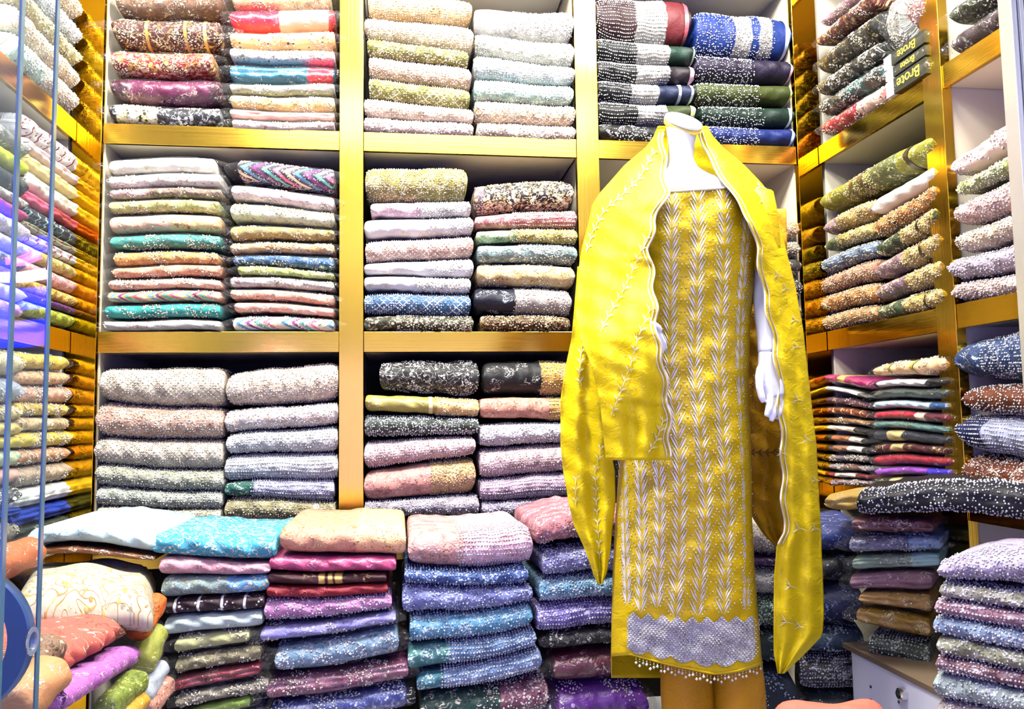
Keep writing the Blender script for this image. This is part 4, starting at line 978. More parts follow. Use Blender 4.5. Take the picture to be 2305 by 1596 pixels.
stack(FF, 'front pile behind shawl tip', 'fabrics in the front pile behind the shawl tip', wob=.0042, items=[
 ((1170, 1160, 1229, 1224, 1206, 1470), '#dc8c98', 'bd', '#f8dce0', 'rumpled rose fabric', n(depth=.34, amp=.006, bead='sp', bcol='#fbe8ea', curve=.01)),
 ((1240, 1236, 1294, 1292, 1222, 1470), '#9c9cdc', 'bd', '#e8e6fa', 'lavender blue beaded fabric', n(bead='bd', bcol='#eceafc')),
 ((1303, 1302, 1353, 1351, 1216, 1470), '#84c0e4', 'bd', '#e8f4fc', 'bright sky blue fabric', n(bead='bd', bcol='#f0f8fe')),
 ((1362, 1356, 1420, 1412, 1210, 1470), '#8c7cd0', 'rw', '#dcd8f8', 'violet blue fabric', n(bead='rw', bcol='#e2def8')),
 ((1427, 1418, 1457, 1460, 1222, 1470), '#14161c', 'fl', '#c8ccd4', 'black sequined suit', b(dens=.8)),
 ((1472, 1470, 1539, 1541, 1234, 1470), '#5c0c2c', 'sp', '#d8c0c8', 'maroon satin suit', b(satin=True)),
 ((1547, 1545, 1640, 1640, 1244, 1470), '#58187c', 'dt', '#c8a8e0', 'purple dotted suit', b(satin=True, sc=.8)),
], depth=.34)
stack(FF, 'front pile between skirt and shawl', 'fabrics glimpsed between the skirt and the shawl', wob=.0042, items=[
 ((1190, 1190, 1252, 1250, 1590, 1800), '#cfc4b8', 'fl', '#f4ecdc', 'cream beaded fabric', n(bead='bd', bcol='#f6eee0')),
 ((1256, 1254, 1278, 1276, 1590, 1800), '#4c3060', 'fl', '#d8c8e4', 'dark purple fabric', n(bead='sp', bcol='#dcd0ea')),
 ((1282, 1280, 1342, 1340, 1590, 1800), '#e4dfda', 'bd', '#fbf8f2', 'white beaded fabric', n(bead='bd', bcol='#fcf9f4')),
 ((1346, 1344, 1418, 1416, 1590, 1800), '#4c6c5c', 'bd', '#d4e4dc', 'sage green beaded fabric', n(bead='bd', bcol='#dceae2')),
 ((1422, 1420, 1500, 1500, 1590, 1800), '#1c2a2c', 'sp', '#b8c4c4', 'black green fabric', n(bead='sp', bcol='#ccd4d4')),
 ((1504, 1504, 1640, 1640, 1590, 1800), '#14202c', 'sp', '#8ca0b0', 'midnight fabric', n(bead='sp', bcol='#a8bcc8')),
], depth=.34)

# loose pieces tumbling off the front pile beside the glass doors
def add_roll(p0, p1, rad, col, pat, emb, label, name='folded_fabric', cat='folded fabric', group=None, flat=1.0, end=None, bag=False, **kw):
    """thick roll from p0 to p1 (pixel x, pixel y, world Y), slightly flattened"""
    A = at_y(p0[0], p0[1], p0[2]); Bp = at_y(p1[0], p1[1], p1[2])
    d = Bp-A; L = np.linalg.norm(d); d = d/L
    up = np.array([0, 0, 1.0]); side = np.cross(d, up); side /= np.linalg.norm(side); up = np.cross(side, d)
    _seed[0] += 1; rng = np.random.default_rng(_seed[0]); ph = rng.uniform(0, 6, 6)
    nu, nv = 24, 26; P = []; UV = []
    for i in range(nu+1):
        u = i/nu; k = 1.0
        e = min(u, 1-u)*L/(rad*0.7)
        if e < 1: k = 0.62+0.38*math.sqrt(max(0, 1-(1-e)**2))
        row = []; ru = []
        for j in range(nv):
            a = 2*math.pi*j/nv
            r = rad*k*(1+.05*math.sin(3*a+ph[0]+2*u)+.04*math.sin(5*a+9*u+ph[1])+.03*math.sin(14*u+ph[2]))
            row.append(A+d*L*u+side*r*math.cos(a)+up*r*flat*math.sin(a)); ru.append((u*L, a*rad))
        P.append(row); UV.append(ru)
    P = np.array(P); org = P.reshape(-1, 3).mean(0); org[2] = P[..., 2].min()
    F = [(i*nv+j, (i+1)*nv+j, (i+1)*nv+(j+1) % nv, i*nv+(j+1) % nv) for i in range(nu) for j in range(nv)]
    F += [tuple(range(nv)), tuple(nu*nv+j for j in range(nv-1, -1, -1))]
    r_ = empty(name, tuple(org)); tag(r_, label, cat, group)
    obj('cloth', mesh_np('cloth', P.reshape(-1, 3)-org, F, True, np.array(UV).reshape(-1, 2)), fabric_mat('roll_cloth', col, pat, emb, L, **kw), r_)
    if bag:
        Q = P.reshape(-1, 3)-org; cen = (P.mean(1, keepdims=True)-org); Q2 = (P-org)+((P-org)-cen)*.10
        Q2[0] = cen[0]+(Q2[0]-cen[0])*.5-d*.02; Q2[-1] = cen[-1]+(Q2[-1]-cen[-1])*.5+d*.02
        obj('plastic_bag', mesh_np('plastic_bag', Q2.reshape(-1, 3), F, True), BAG, r_)
    if end:
        e_ = tube_mesh('rolled_end', [A-d*.012, A+d*.012], [rad*.52, rad*.55], 16)
        obj('rolled_end', mesh_np('rolled_end', e_[0]-org, e_[1], True), plain_mat('rolled_end', end, .6), r_)
    LABELS.append(label)
    return r_
def add_slab(quad, thick, col, pat, emb, label, group=None, bulge=.02, bag=False, name='folded_fabric', cat='folded fabric', **kw):
    """soft folded slab; quad = four (px, py, Y) corners of its upper face, back-left, back-right, front-right, front-left"""
    Q = [at_y(*c) for c in quad]
    _seed[0] += 1; rng = np.random.default_rng(_seed[0]); ph = rng.uniform(0, 6, 8)
    m = 26; P = np.zeros((m, m, 3)); UV = np.zeros((m, m, 2))
    e1 = np.linalg.norm(Q[1]-Q[0]); e2 = np.linalg.norm(Q[3]-Q[0])
    for i in range(m):
        for j in range(m):
            u, v = i/(m-1), j/(m-1)
            p = Q[0]*(1-u)*(1-v)+Q[1]*u*(1-v)+Q[2]*u*v+Q[3]*(1-u)*v
            ed = min(u, 1-u, v, 1-v); dr = -thick*0.55*(1-min(1, ed/.13))**2
            p = p+np.array([0, 0, bulge*math.sin(math.pi*u)*math.sin(math.pi*v)+dr+.004*math.sin(11*u+ph[0]+5*v)+.003*math.sin(17*v+ph[1]-7*u)])
            P[i, j] = p; UV[i, j] = (u*e1, v*e2)
    L = P.copy(); L[..., 2] = np.minimum(P[..., 2]-.004, (Q[0][2]+Q[2][2]+Q[1][2]+Q[3][2])/4*0 + (P[..., 2]-thick*0.9))
    # lower skin: the slab keeps its thickness, edges pulled together
    for i in range(m):
        for j in range(m):
            ed = min(i, m-1-i, j, m-1-j)/(m-1)
            k = 1-(1-min(1, ed/.13))**2
            L[i, j, 2] = P[i, j, 2]-thick*(0.25+0.75*k)
    V = np.concatenate([P.reshape(-1, 3), L.reshape(-1, 3)]); o2 = m*m
    F = []
    for i in range(m-1):
        for j in range(m-1):
            a, b_, c, d_ = i*m+j, (i+1)*m+j, (i+1)*m+j+1, i*m+j+1
            F.append((a, d_, c, b_)); F.append((o2+a, o2+b_, o2+c, o2+d_))
    ring = [i*m for i in range(m)]+[(m-1)*m+j for j in range(1, m)]+[i*m+m-1 for i in range(m-2, -1, -1)]+[j for j in range(m-2, 0, -1)]
    for k in range(len(ring)):
        a, b_ = ring[k], ring[(k+1) % len(ring)]
        F.append((a, b_, o2+b_, o2+a))
    org = V.mean(0); org[2] = V[:, 2].min()
    r_ = empty(name, tuple(org)); tag(r_, label, cat, group)
    uv = np.concatenate([UV.reshape(-1, 2)]*2)
    obj('cloth', mesh_np('cloth', V-org, F, True, uv), fabric_mat('slab_cloth', col, pat, emb, e1, **kw), r_)
    if bag:
        V2 = V+np.sign(V-V.mean(0))*0.006
        obj('plastic_bag', mesh_np('plastic_bag', V2-org, F, True), BAG, r_)
    LABELS.append(label)
    return r_
LG = 'loose fabrics heaped beside the glass doors'
add_slab(((70, 1264, -.30), (352, 1258, -.28), (346, 1330, -.62), (20, 1318, -.66)), .085, '#d6cdb4', 'fl', '#b8883c', 'large cream silk fabric with gold paisley border beside the glass', LG, emb2='#c8a050', dens=.8, sc=.6, bulge=.012)
FS = fpix(120, -.92, 304, -.58)
add_item(FS, (1468, 1368, 1552, 1440, 118, 300), '#dc6c5e', 'fl', '#f6c4b0', '', label='salmon pink fabric with brown paisleys, under the cream silk', group=LG, depth=.22, sc=.5, dens=.55, emb2='#7a4a30', zones=(('#6a3c2c', .0, .10), ('#7a5434', .82, .93)), rnd=1.5, amp=.004)
FS2 = fpix(150, -.95, 322, -.60)
add_item(FS2, (1552, 1446, 1618, 1500, 138, 318), '#c878c8', 'fl', '#f0c8ec', '', label='pink lilac fabric roll lying below the salmon fabric', group=LG, depth=.075, sc=.8, dens=.7, emb2='#a050a8', zones=(('#4c1470', .0, .06),), rnd=1.0)
add_roll((356, 1345, -.50), (303, 1432, -.58), .024, '#e8702c', 'fl', '#c8904c', 'bright orange folded fabric standing beside the cream silk', group=LG, flat=.8)
add_roll((350, 1420, -.52), (318, 1500, -.60), .026, '#a8ac3c', 'sp', '#e4e498', 'yellow green packet in clear bag below the orange fabric', name='bagged_suit', cat='bagged suit', group=LG, bag=True)
add_roll((362, 1500, -.54), (318, 1572, -.62), .020, '#b4bcc4', 'pl', '#fff', 'silver grey packet in clear bag below the yellow green one', name='bagged_suit', cat='bagged suit', group=LG, bag=True)
add_roll((312, 1530, -.64), (236, 1600, -.76), .024, '#7a8c24', 'fl', '#c8cc70', 'olive green packet under the pink lilac roll', name='bagged_suit', cat='bagged suit', group=LG, bag=True)
add_roll((318, 1574, -.66), (276, 1620, -.74), .018, '#d8a41c', 'sp', '#f4d870', 'amber yellow packet beside the olive green packet', name='bagged_suit', cat='bagged suit', group=LG, bag=True)
add_roll((378, 1536, -.54), (330, 1600, -.62), .018, '#d8947c', 'fl', '#f0c8b4', 'salmon strip packet beside the taupe suits', name='bagged_suit', cat='bagged suit', group=LG, bag=True)
add_roll((120, 1512, -.92), (20, 1600, -1.02), .032, '#dc9c68', 'sp', '#fbe4cc', 'peach roll behind the round door handle', group=LG)
add_roll((120, 1448, -.86), (60, 1520, -.92), .026, '#8c6c54', 'fl', '#d8bc94', 'brown gold beaded roll beside the round door handle', group=LG)
add_roll((78, 1240, -.50), (-30, 1282, -.62), .030, '#d8743c', 'sp', '#fbd0b0', 'orange packet behind the glass beside the pale aqua fabric', name='bagged_suit', cat='bagged suit', group=LG, bag=True)
add_roll((30, 1470, -.60), (-60, 1500, -.66), .085, '#ecc8bc', 'fl', '#fbece4', 'blush lace fabric seen through the round handle', group=LG)

# counter along the right wall with its piles
RG = 'fabrics heaped on the white counter'
p0 = at_y(1938, 1461, -0.50); p1 = at_y(2114, 1536, -0.50)
XB = p0[0]; ZB = float(p0[2]) - .012
_d = ray(2114, 1536); YN = float((CAM+_d*(XB/_d[0]))[1])
cnt = empty('white_counter', (XB+.2, -.8, 0)); tag(cnt, 'white counter drawer unit with round lock under the fabrics', 'counter')
CW = plain_mat('white_laminate_scuffed', '#dfe0ee', .4, noise=.12)
for nm, a, mt in (('drawer_front', (XB, XB+.018, -1.10, -.46, .05, ZB-.004), CW), ('carcass', (XB+.019, XR-.02, -1.10, -.44, .0, ZB-.02), CW), ('top_edge', (XB-.004, XR-.02, -1.11, -.43, ZB-.0035, ZB+.008), plain_mat('brown_edge', '#6b5a48', .5))):
    o = board(None, nm, *a, mt); under(o, cnt)
pl = at_x(2036, 1562, XB)
lk = tube_mesh('lock', [pl+np.array([-.014, 0, 0]), pl+np.array([-.012, 0, 0]), pl+np.array([0, 0, 0])], [.009, .012, .013], 20)
o = obj('lock', mesh_np('lock', lk[0], lk[1], False), plain_mat('chrome', '#d8d8d8', .15, 1.0)); under(o, cnt)
kh = tube_mesh('keyhole', [pl+np.array([-.0155, 0, 0]), pl+np.array([-.0138, 0, 0])], [(.0016, .006), (.0016, .006)], 12)
o = obj('keyhole', mesh_np('keyhole', kh[0], kh[1], False), plain_mat('dark_slot', '#151515', .5)); under(o, cnt)
for k_ in ((1961, 1546), (1962, 1576), (2024, 1580)):
    sp_ = at_x(k_[0], k_[1], XB)
    v_ = tube_mesh('screw', [sp_+np.array([-.002, 0, 0]), sp_], [.003, .003], 10)
    o = obj('screw', mesh_np('screw', v_[0], v_[1], False), plain_mat('dark_screw', '#3a3230', .5)); under(o, cnt)
FC = fpix(1905, -0.50, 2110, -0.62)
stack(FC, 'on the white counter', RG, [
 ((1160, 1168, 1200, 1204, 1902, 2112), '#7a3a3c', 'sp', '#e8dcd4', 'maroon brown suit with white motifs', b(satin=True, layers=2, depth=.26)),
 ((1206, 1209, 1246, 1243, 1896, 2130), '#9a9cb8', 'bd', '#e4e8f4', 'grey blue beaded packet', b(layers=2, zones=(('#8cb4d4', .66, 1.0),), bead='sp', bcol='#e8ecf8')),
 ((1252, 1245, 1284, 1281, 1903, 2126), '#9cb89c', 'sp', '#dcecdc', 'sage green packet', b(layers=3, zones=(('#98c4c4', .7, 1.0),))),
 ((1288, 1286, 1328, 1336, 1898, 2110), '#9c7080', 'sp', '#d8c4cc', 'dusty mauve layered packet', b(layers=3)),
 ((1331, 1340, 1357, 1388, 1918, 2106), '#cc9c54', 'sp', '#f0d8a8', 'ochre packet', b(layers=2)),
 ((1362, 1392, 1404, 1450, 1912, 2106), '#b08410', 'sp', '#ecdc9c', 'mustard yellow packet', b(layers=2, satin=True)),
 ((1428, 1454, 1468, 1530, 1938, 2106), '#3c4c3c', 'rw', '#c8ccc0', 'dark green packet with pearl strings', b(bead='rw', bcol='#d4d8cc')),
], depth=.26)
FV = fpix(1930, -0.62, 2305, -0.80)
stack(FV, 'atop the counter pile', RG, [
 ((1104, 1098, 1156, 1182, 1928, 2360), '#0c0c14', 'pl', '#fff', 'black velvet cloth with silver paisleys', n(bead='md', bcol='#e4e8f4', depth=.30, layers=2, amp=.005, curve=.012)),
 ])
FY = fpix(1850, -.46, 1990, -.56)
add_item(FY, (1112, 1104, 1150, 1152, 1856, 1988), '#d8b45c', 'sp', '#fbeec8', '', label='pale yellow cloth with dark lining beside the black velvet', group=RG, depth=.2, layers=2, zones=(('#4c4438', .72, .84),), amp=.004)
FN = fpix(1800, -0.36, 1960, -0.42)
stack(FN, 'between shawl and counter', 'dark packets wedged between the shawl and the counter', [
 ((1178, 1180, 1242, 1244, 1800, 1956), '#2c3c7c', 'sp', '#a8b4e0', 'royal navy packet', b()),
 ((1248, 1248, 1312, 1312, 1800, 1956), '#101018', 'fl', '#9098a0', 'black paisley roll', n()),
 ((1316, 1316, 1412, 1412, 1800, 1956), '#16244c', 'sp', '#8494c4', 'dark navy packet', b()),
 ((1416, 1418, 1470, 1470, 1800, 1956), '#243c54', 'sp', '#a8bccc', 'petrol blue packet', b(bead='sp', bcol='#c4d0dc')),
 ((1474, 1474, 1556, 1556, 1800, 1956), '#3c3840', 'rw', '#c4c4c8', 'charcoal fabric with pearl strings', n(bead='rw', bcol='#d0d0d4')),
 ((1560, 1560, 1660, 1660, 1800, 1956), '#14242c', 'sp', '#7c94a0', 'teal black packet', b()),
], depth=.30)
FW = fpix(2112, -0.86, 2340, -0.98)
PB = '#f4f2fa'
stack(FW, 'pearl pile on the counter', 'pearl fabrics in the white pile on the counter', [
 ((1262, 1252, 1312, 1352, 2110, 2420), '#c4b4d8', 'bd', PB, 'plump white lilac fabric', n(bead='bd', bcol='#f8f4fc', depth=.22, soft=1.0, rnd=1.6, curve=.01)),
 ((1316, 1356, 1346, 1392, 2114, 2420), '#aca898', 'bd', PB, 'sage and lilac fabric', n(bead='bd', bcol='#eceaf4')),
 ((1350, 1396, 1384, 1440, 2104, 2420), '#c08ca0', 'rw', PB, 'pink and white fabric', n(bead='rw', bcol='#f4ecf4')),
 ((1388, 1444, 1428, 1492, 2100, 2420), '#98b0d4', 'bd', PB, 'ice blue fabric', n(bead='bd', bcol='#eef2fc')),
 ((1432, 1496, 1474, 1540, 2108, 2420), '#a8a888', 'fx', PB, 'khaki cream fabric', n(bead='fx', bcol='#eeece4')),
 ((1478, 1544, 1512, 1580, 2106, 2420), '#9c6c78', 'rw', PB, 'wine and white fabric', n(bead='rw', bcol='#ece4ec')),
 ((1516, 1584, 1572, 1640, 2100, 2420), '#b4c4c4', 'bd', PB, 'mint white fabric', n(bead='bd', bcol='#ecf2f0')),
 ((1576, 1644, 1650, 1710, 2106, 2420), '#d4c0bc', 'bd', PB, 'ivory pearl fabric', n(bead='bd', bcol='#f6eeea')),
], depth=.22)
add_slab(((1735, 1574, -.98), (1990, 1578, -.98), (2060, 1660, -1.12), (1700, 1660, -1.12)), .035, '#d86854', 'pl', '#fff', 'salmon cloth lying in front of the white counter', None, bulge=.012)

# ------------------------------------------------------------------ mannequin in yellow suit
YC = -0.62
man = empty('mannequin', (0.62, YC, 0)); tag(man, 'white headless mannequin standing before the shelves, wearing a yellow suit', 'mannequin')
suit = empty('yellow_kameez', (0.62, YC, 0.3)); tag(suit, 'mustard yellow kameez with silver chevron embroidery on the mannequin', 'dress')
shawl = empty('yellow_dupatta', (0.62, YC-.1, 0.5)); tag(shawl, 'bright yellow dupatta shawl with scalloped edge draped over the mannequin', 'shawl')
pants = empty('yellow_trousers', (0.66, YC, 0.05)); tag(pants, 'plain golden yellow trousers under the kameez hem', 'trousers')
def put(name, me, mat, root):
    o = obj(name, me, mat); under(o, root); return o
def translucent_cloth(name, col, pat, emb, trans=.25, **kw):
    m = fabric_mat(name, col, pat, emb, .5, **kw)
    nt = m.node_tree; b_ = nt.nodes['Principled BSDF']; out = nt.nodes['Material Output']
    t = nt.nodes.new('ShaderNodeBsdfTranslucent'); t.inputs[0].default_value = lin(col)
    mx = nt.nodes.new('ShaderNodeMixShader'); mx.inputs[0].default_value = trans
    nt.links.new(b_.outputs[0], mx.inputs[1]); nt.links.new(t.outputs[0], mx.inputs[2]); nt.links.new(mx.outputs[0], out.inputs[0])
    return m
SKIN = plain_mat('white_gloss_fibreglass', '#e9ecf4', .22, 0, .6)
KUR = fabric_mat('kameez_cloth', '#dcba00', 'pl', '#fff', .5, rough=.55)
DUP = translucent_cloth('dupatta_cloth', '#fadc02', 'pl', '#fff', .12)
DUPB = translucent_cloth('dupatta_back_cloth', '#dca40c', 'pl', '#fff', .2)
SILVER = plain_mat('silver_thread', '#dedad4', .3, .25, .6)
LACE = plain_mat('pale_lace_edge', '#d8ccb0', .45, .1, .5)
PALE = plain_mat('pale_gold_thread', '#e8dca0', .4, .15)
BROWN = plain_mat('brown_thread', '#6c4410', .6)
def interp(tab, y):
    t = np.array(tab, float); return [float(np.interp(y, t[:, 0], t[:, k])) for k in range(1, t.shape[1])]
# body: neck, chest and torso (pixel rows: y, left, right, half depth)
BODY = [(286, 1499, 1570, .036), (300, 1501, 1569, .038), (330, 1504, 1563, .040), (358, 1504, 1562, .042), (378, 1500, 1572, .046), (392, 1484, 1604, .055),
        (408, 1446, 1650, .066), (430, 1412, 1690, .076), (470, 1398, 1705, .086), (530, 1420, 1700, .090), (620, 1448, 1690, .085), (740, 1462, 1676, .075), (900, 1446, 1670, .085), (1040, 1430, 1668, .095)]
def loft(rows, n=40, y0=None):
    V, F = [], []
    for (y, a, b_, d) in rows:
        for k in range(n):
            t = 2*math.pi*k/n
            x = (a+b_)/2+(b_-a)/2*math.cos(t); Y = YC-d*math.sin(t)
            zc = at_y(x, y, YC); p = at_y(x, y, Y); V.append((p[0], p[1], zc[2] if False else p[2]))
    for i in range(len(rows)-1):
        for k in range(n): F.append((i*n+k, (i+1)*n+k, (i+1)*n+(k+1) % n, i*n+(k+1) % n))
    F.append(tuple(range(n))); F.append(tuple((len(rows)-1)*n+k for k in range(n-1, -1, -1)))
    return np.array(V), F
ys = list(range(286, 1041, 8)); rows = [(y, *interp(BODY, y)) for y in ys]
v, f = loft(rows); o = put('body', mesh_np('body', v, f), SKIN, man)
nrm = np.array([.16, -math.sin(math.radians(42)), math.cos(math.radians(42))]); nrm /= np.linalg.norm(nrm)
cc = at_y(1535, 284, YC-.004)
def disc(c, n_, r0, r1, h):
    a = np.cross(n_, [0, 1.0, 0.2]); a /= np.linalg.norm(a); b_ = np.cross(n_, a)
    V, F = [], []
    prof = [(r0*.97, 0), (r0, h*.15), (r1, h*.85), (r1*.96, h), (r1*.5, h*1.02)]
    for r, z in prof:
        for k in range(40):
            t = 2*math.pi*k/40; V.append(c+n_*z+a*r*math.cos(t)+b_*r*math.sin(t))
    for i in range(len(prof)-1):
        for k in range(40): F.append((i*40+k, i*40+(k+1) % 40, (i+1)*40+(k+1) % 40, (i+1)*40+k))
    F += [tuple(range(39, -1, -1)), tuple((len(prof)-1)*40+k for k in range(40))]
    return np.array(V), F
v, f = disc(cc-nrm*.004, nrm, .039, .0415, .012); put('neck_rim', mesh_np('neck_rim', v, f), plain_mat('gold_rim', '#f0d86c', .25, .4), man)
v, f = disc(cc+nrm*.0084, nrm, .0415, .040, .006); put('neck_cap', mesh_np('neck_cap', v, f), SKIN, man)
# arms and hands, each grown into one skin by a voxel remesh
def skin_obj(name, chains, voxel, root):
    v, f = join_geo([tube_mesh(name, [at_y(*p[:3]) for p in ch], [p[3] for p in ch], 14) for ch in chains])
    o = put(name, mesh_np(name, v, f), SKIN, root)
    m = o.modifiers.new('skin', 'REMESH'); m.mode = 'VOXEL'; m.voxel_size = voxel; m.use_smooth_shade = True
    s = o.modifiers.new('soften', 'SMOOTH'); s.factor = .5; s.iterations = 4
    return o
skin_obj('arm', [[(1698, 440, YC+.01, .036), (1708, 500, YC, .034), (1716, 560, YC, .030), (1722, 640, YC-.005, .026), (1724, 700, YC-.03, .024), (1726, 760, YC-.055, .0195), (1726, 797, YC-.066, .0175)]], .004, man)
wy = YC-.068
skin_obj('hand', [
 [(1726, 794, wy, (.017, .015)), (1726, 815, wy-.002, (.018, .015)), (1731, 842, wy-.006, (.0235, .014)), (1737, 868, wy-.010, (.0255, .013)), (1742, 892, wy-.012, (.0215, .012))],
 [(1713, 828, wy-.006, .009), (1709, 850, wy-.016, .0088), (1710, 874, wy-.022, .0075), (1715, 895, wy-.024, .0070), (1719, 906, wy-.024, .0050)],
 [(1731, 884, wy-.012, .0085), (1733, 905, wy-.020, .0078), (1730, 922, wy-.026, .0072), (1725, 938, wy-.026, .0052)],
 [(1741, 886, wy-.010, .0085), (1744, 912, wy-.016, .0080), (1742, 930, wy-.022, .0074), (1735, 948, wy-.022, .0052)],
 [(1751, 886, wy-.006, .0080), (1755, 910, wy-.010, .0076), (1753, 928, wy-.015, .0070), (1747, 943, wy-.015, .0050)],
 [(1758, 882, wy, .0072), (1763, 902, wy-.003, .0066), (1762, 916, wy-.007, .0060), (1758, 930, wy-.008, .0044)]], .0022, man)
skin_obj('arm', [[(1412, 450, YC+.01, .036), (1385, 520, YC+.01, .033), (1368, 600, YC+.01, .029), (1366, 660, YC, .027), (1390, 695, YC-.06, .024), (1425, 716, YC-.115, .019), (1440, 724, YC-.135, .0175)]], .004, man)
ly = YC-.150
skin_obj('hand', [
 [(1438, 722, ly+.014, (.016, .015)), (1452, 733, ly, (.019, .013)), (1466, 748, ly-.004, (.021, .012)), (1474, 757, ly-.004, (.019, .011))],
 [(1470, 742, ly-.004, .0075), (1484, 756, ly-.008, .0070), (1493, 772, ly-.006, .0062), (1498, 786, ly-.002, .0045)],
 [(1466, 750, ly-.004, .0078), (1478, 768, ly-.008, .0072), (1486, 784, ly-.006, .0064), (1490, 796, ly-.002, .0046)],
 [(1461, 758, ly-.002, .0074), (1472, 776, ly-.006, .0068), (1479, 790, ly-.004, .0060), (1482, 800, ly, .0044)],
 [(1456, 762, ly+.002, .0066), (1464, 778, ly-.002, .0060), (1470, 790, ly, .0054), (1473, 798, ly+.003, .0040)],
 [(1456, 728, ly, .0080), (1470, 730, ly-.012, .0072), (1482, 738, ly-.014, .0064), (1488, 746, ly-.012, .0048)]], .0022, man)
# stand
pc = at_y(1590, 1500, YC)
put('stand_base', mesh_np('stand_base', *tube_mesh('b', [(pc[0], YC, .0), (pc[0], YC, .010), (pc[0], YC, .014)], [.15, .15, .145], 48)), plain_mat('chrome_base', '#c8c8cc', .2, 1.0), man)
put('stand_pole', mesh_np('stand_pole', *tube_mesh('b', [(pc[0]+.004, YC, .0145), (pc[0], YC, .62)], [.012, .012], 16)), plain_mat('chrome_pole', '#c8c8cc', .2, 1.0), man)

# kameez: pixel rows y, left, right, half depth; hem depends on x
KT = [(425, 1404, 1700, .088), (470, 1390, 1714, .097), (530, 1412, 1708, .102), (620, 1438, 1698, .098), (740, 1450, 1687, .090), (860, 1438, 1684, .098), (960, 1412, 1688, .106),
      (1060, 1394, 1690, .110), (1160, 1387, 1691, .110), (1280, 1381, 1697, .108), (1400, 1378, 1706, .106), (1480, 1377, 1713, .106), (1540, 1377, 1720, .106)]
def hem(x): return float(np.interp(x, [1376, 1418, 1490, 1606, 1660, 1717], [1478, 1474, 1494, 1519, 1512, 1492]))
_kr = np.random.default_rng(3); KP = _kr.uniform(0, 6.28, 10)
def wrinkle(x, y):
    return (.0028*math.sin(x*.062+y*.021+KP[0])+.0022*math.sin(y*.085+x*.035+KP[1])+.0016*math.sin(y*.16-x*.07+KP[2])+.0014*math.sin(x*.15+y*.05+KP[3]))
def K(x, y, off=0.0):
    a, b_, d = interp(KT, y); u = max(-.999, min(.999, (x-(a+b_)/2)/((b_-a)/2)))
    Y = YC-d*math.sqrt(1-u*u)+wrinkle(x, y)*min(1, (1-abs(u))*5)-off
    return at_y(x, y, Y)
nv, nu = 110, 72; V = []; F = []; UV = []
for i in range(nv+1):
    for k in range(nu):
        t = 2*math.pi*k/nu; yy = 425
        a, b_, d = interp(KT, 1400); xh = (a+b_)/2+(b_-a)/2*math.cos(t)
        front = math.sin(t) >= 0
        yb = hem(xh) if front else 1526
        if front: yb = yb
        y = 425+(yb-425)*i/nv; a, b_, d = interp(KT, y); x = (a+b_)/2+(b_-a)/2*math.cos(t)
        if front: p = K(x, y)
        else: p = at_y(x, y, YC-d*math.sin(t))
        V.append(p); UV.append((x*.00087, y*.00087))
for i in range(nv):
    for k in range(nu):
        F.append((i*nu+k, (i+1)*nu+k, (i+1)*nu+(k+1) % nu, i*nu+(k+1) % nu))
o = put('body_cloth', mesh_np('body_cloth', np.array(V), F, True, np.array(UV)), KUR, suit)
o.modifiers.new('thickness', 'SOLIDIFY').thickness = .0015
for nm, ch in (('sleeve', [(1694, 446, YC+.01, .044), (1706, 500, YC, .043), (1714, 560, YC, .039), (1719, 612, YC-.002, .037)]), ('sleeve', [(1414, 452, YC+.01, .044), (1386, 520, YC+.01, .041), (1369, 600, YC+.01, .037), (1364, 650, YC, .036)])):
    v, f = tube_mesh(nm, [at_y(*p[:3]) for p in ch], [p[3] for p in ch], 20, close=False)
    o = put(nm, mesh_np(nm, v, f, True, v[:, [0, 2]]), KUR, suit); o.modifiers.new('thickness', 'SOLIDIFY').thickness = .0015

class Strokes:
    def __init__(s): s.V = []; s.T = []
    def add(s, S, x0, y0, x1, y1, w, h=.0014):
        dx, dy = x1-x0, y1-y0; L = math.hypot(dx, dy) or 1; nx, ny = -dy/L*w/2, dx/L*w/2
        mx, my = (x0*.55+x1*.45), (y0*.55+y1*.45)
        P = [S(x0, y0, .0028), S(mx+nx, my+ny, .0028), S(x1, y1, .0028), S(mx-nx, my-ny, .0028), S(mx, my, .0028+h)]
        n0 = len(s.V); s.V += P; s.T += [(n0, n0+1, n0+4), (n0+1, n0+2, n0+4), (n0+2, n0+3, n0+4), (n0+3, n0, n0+4)]
    def mesh(s, name): 
        return tri_mesh(name, np.array(s.V), np.array(s.T))
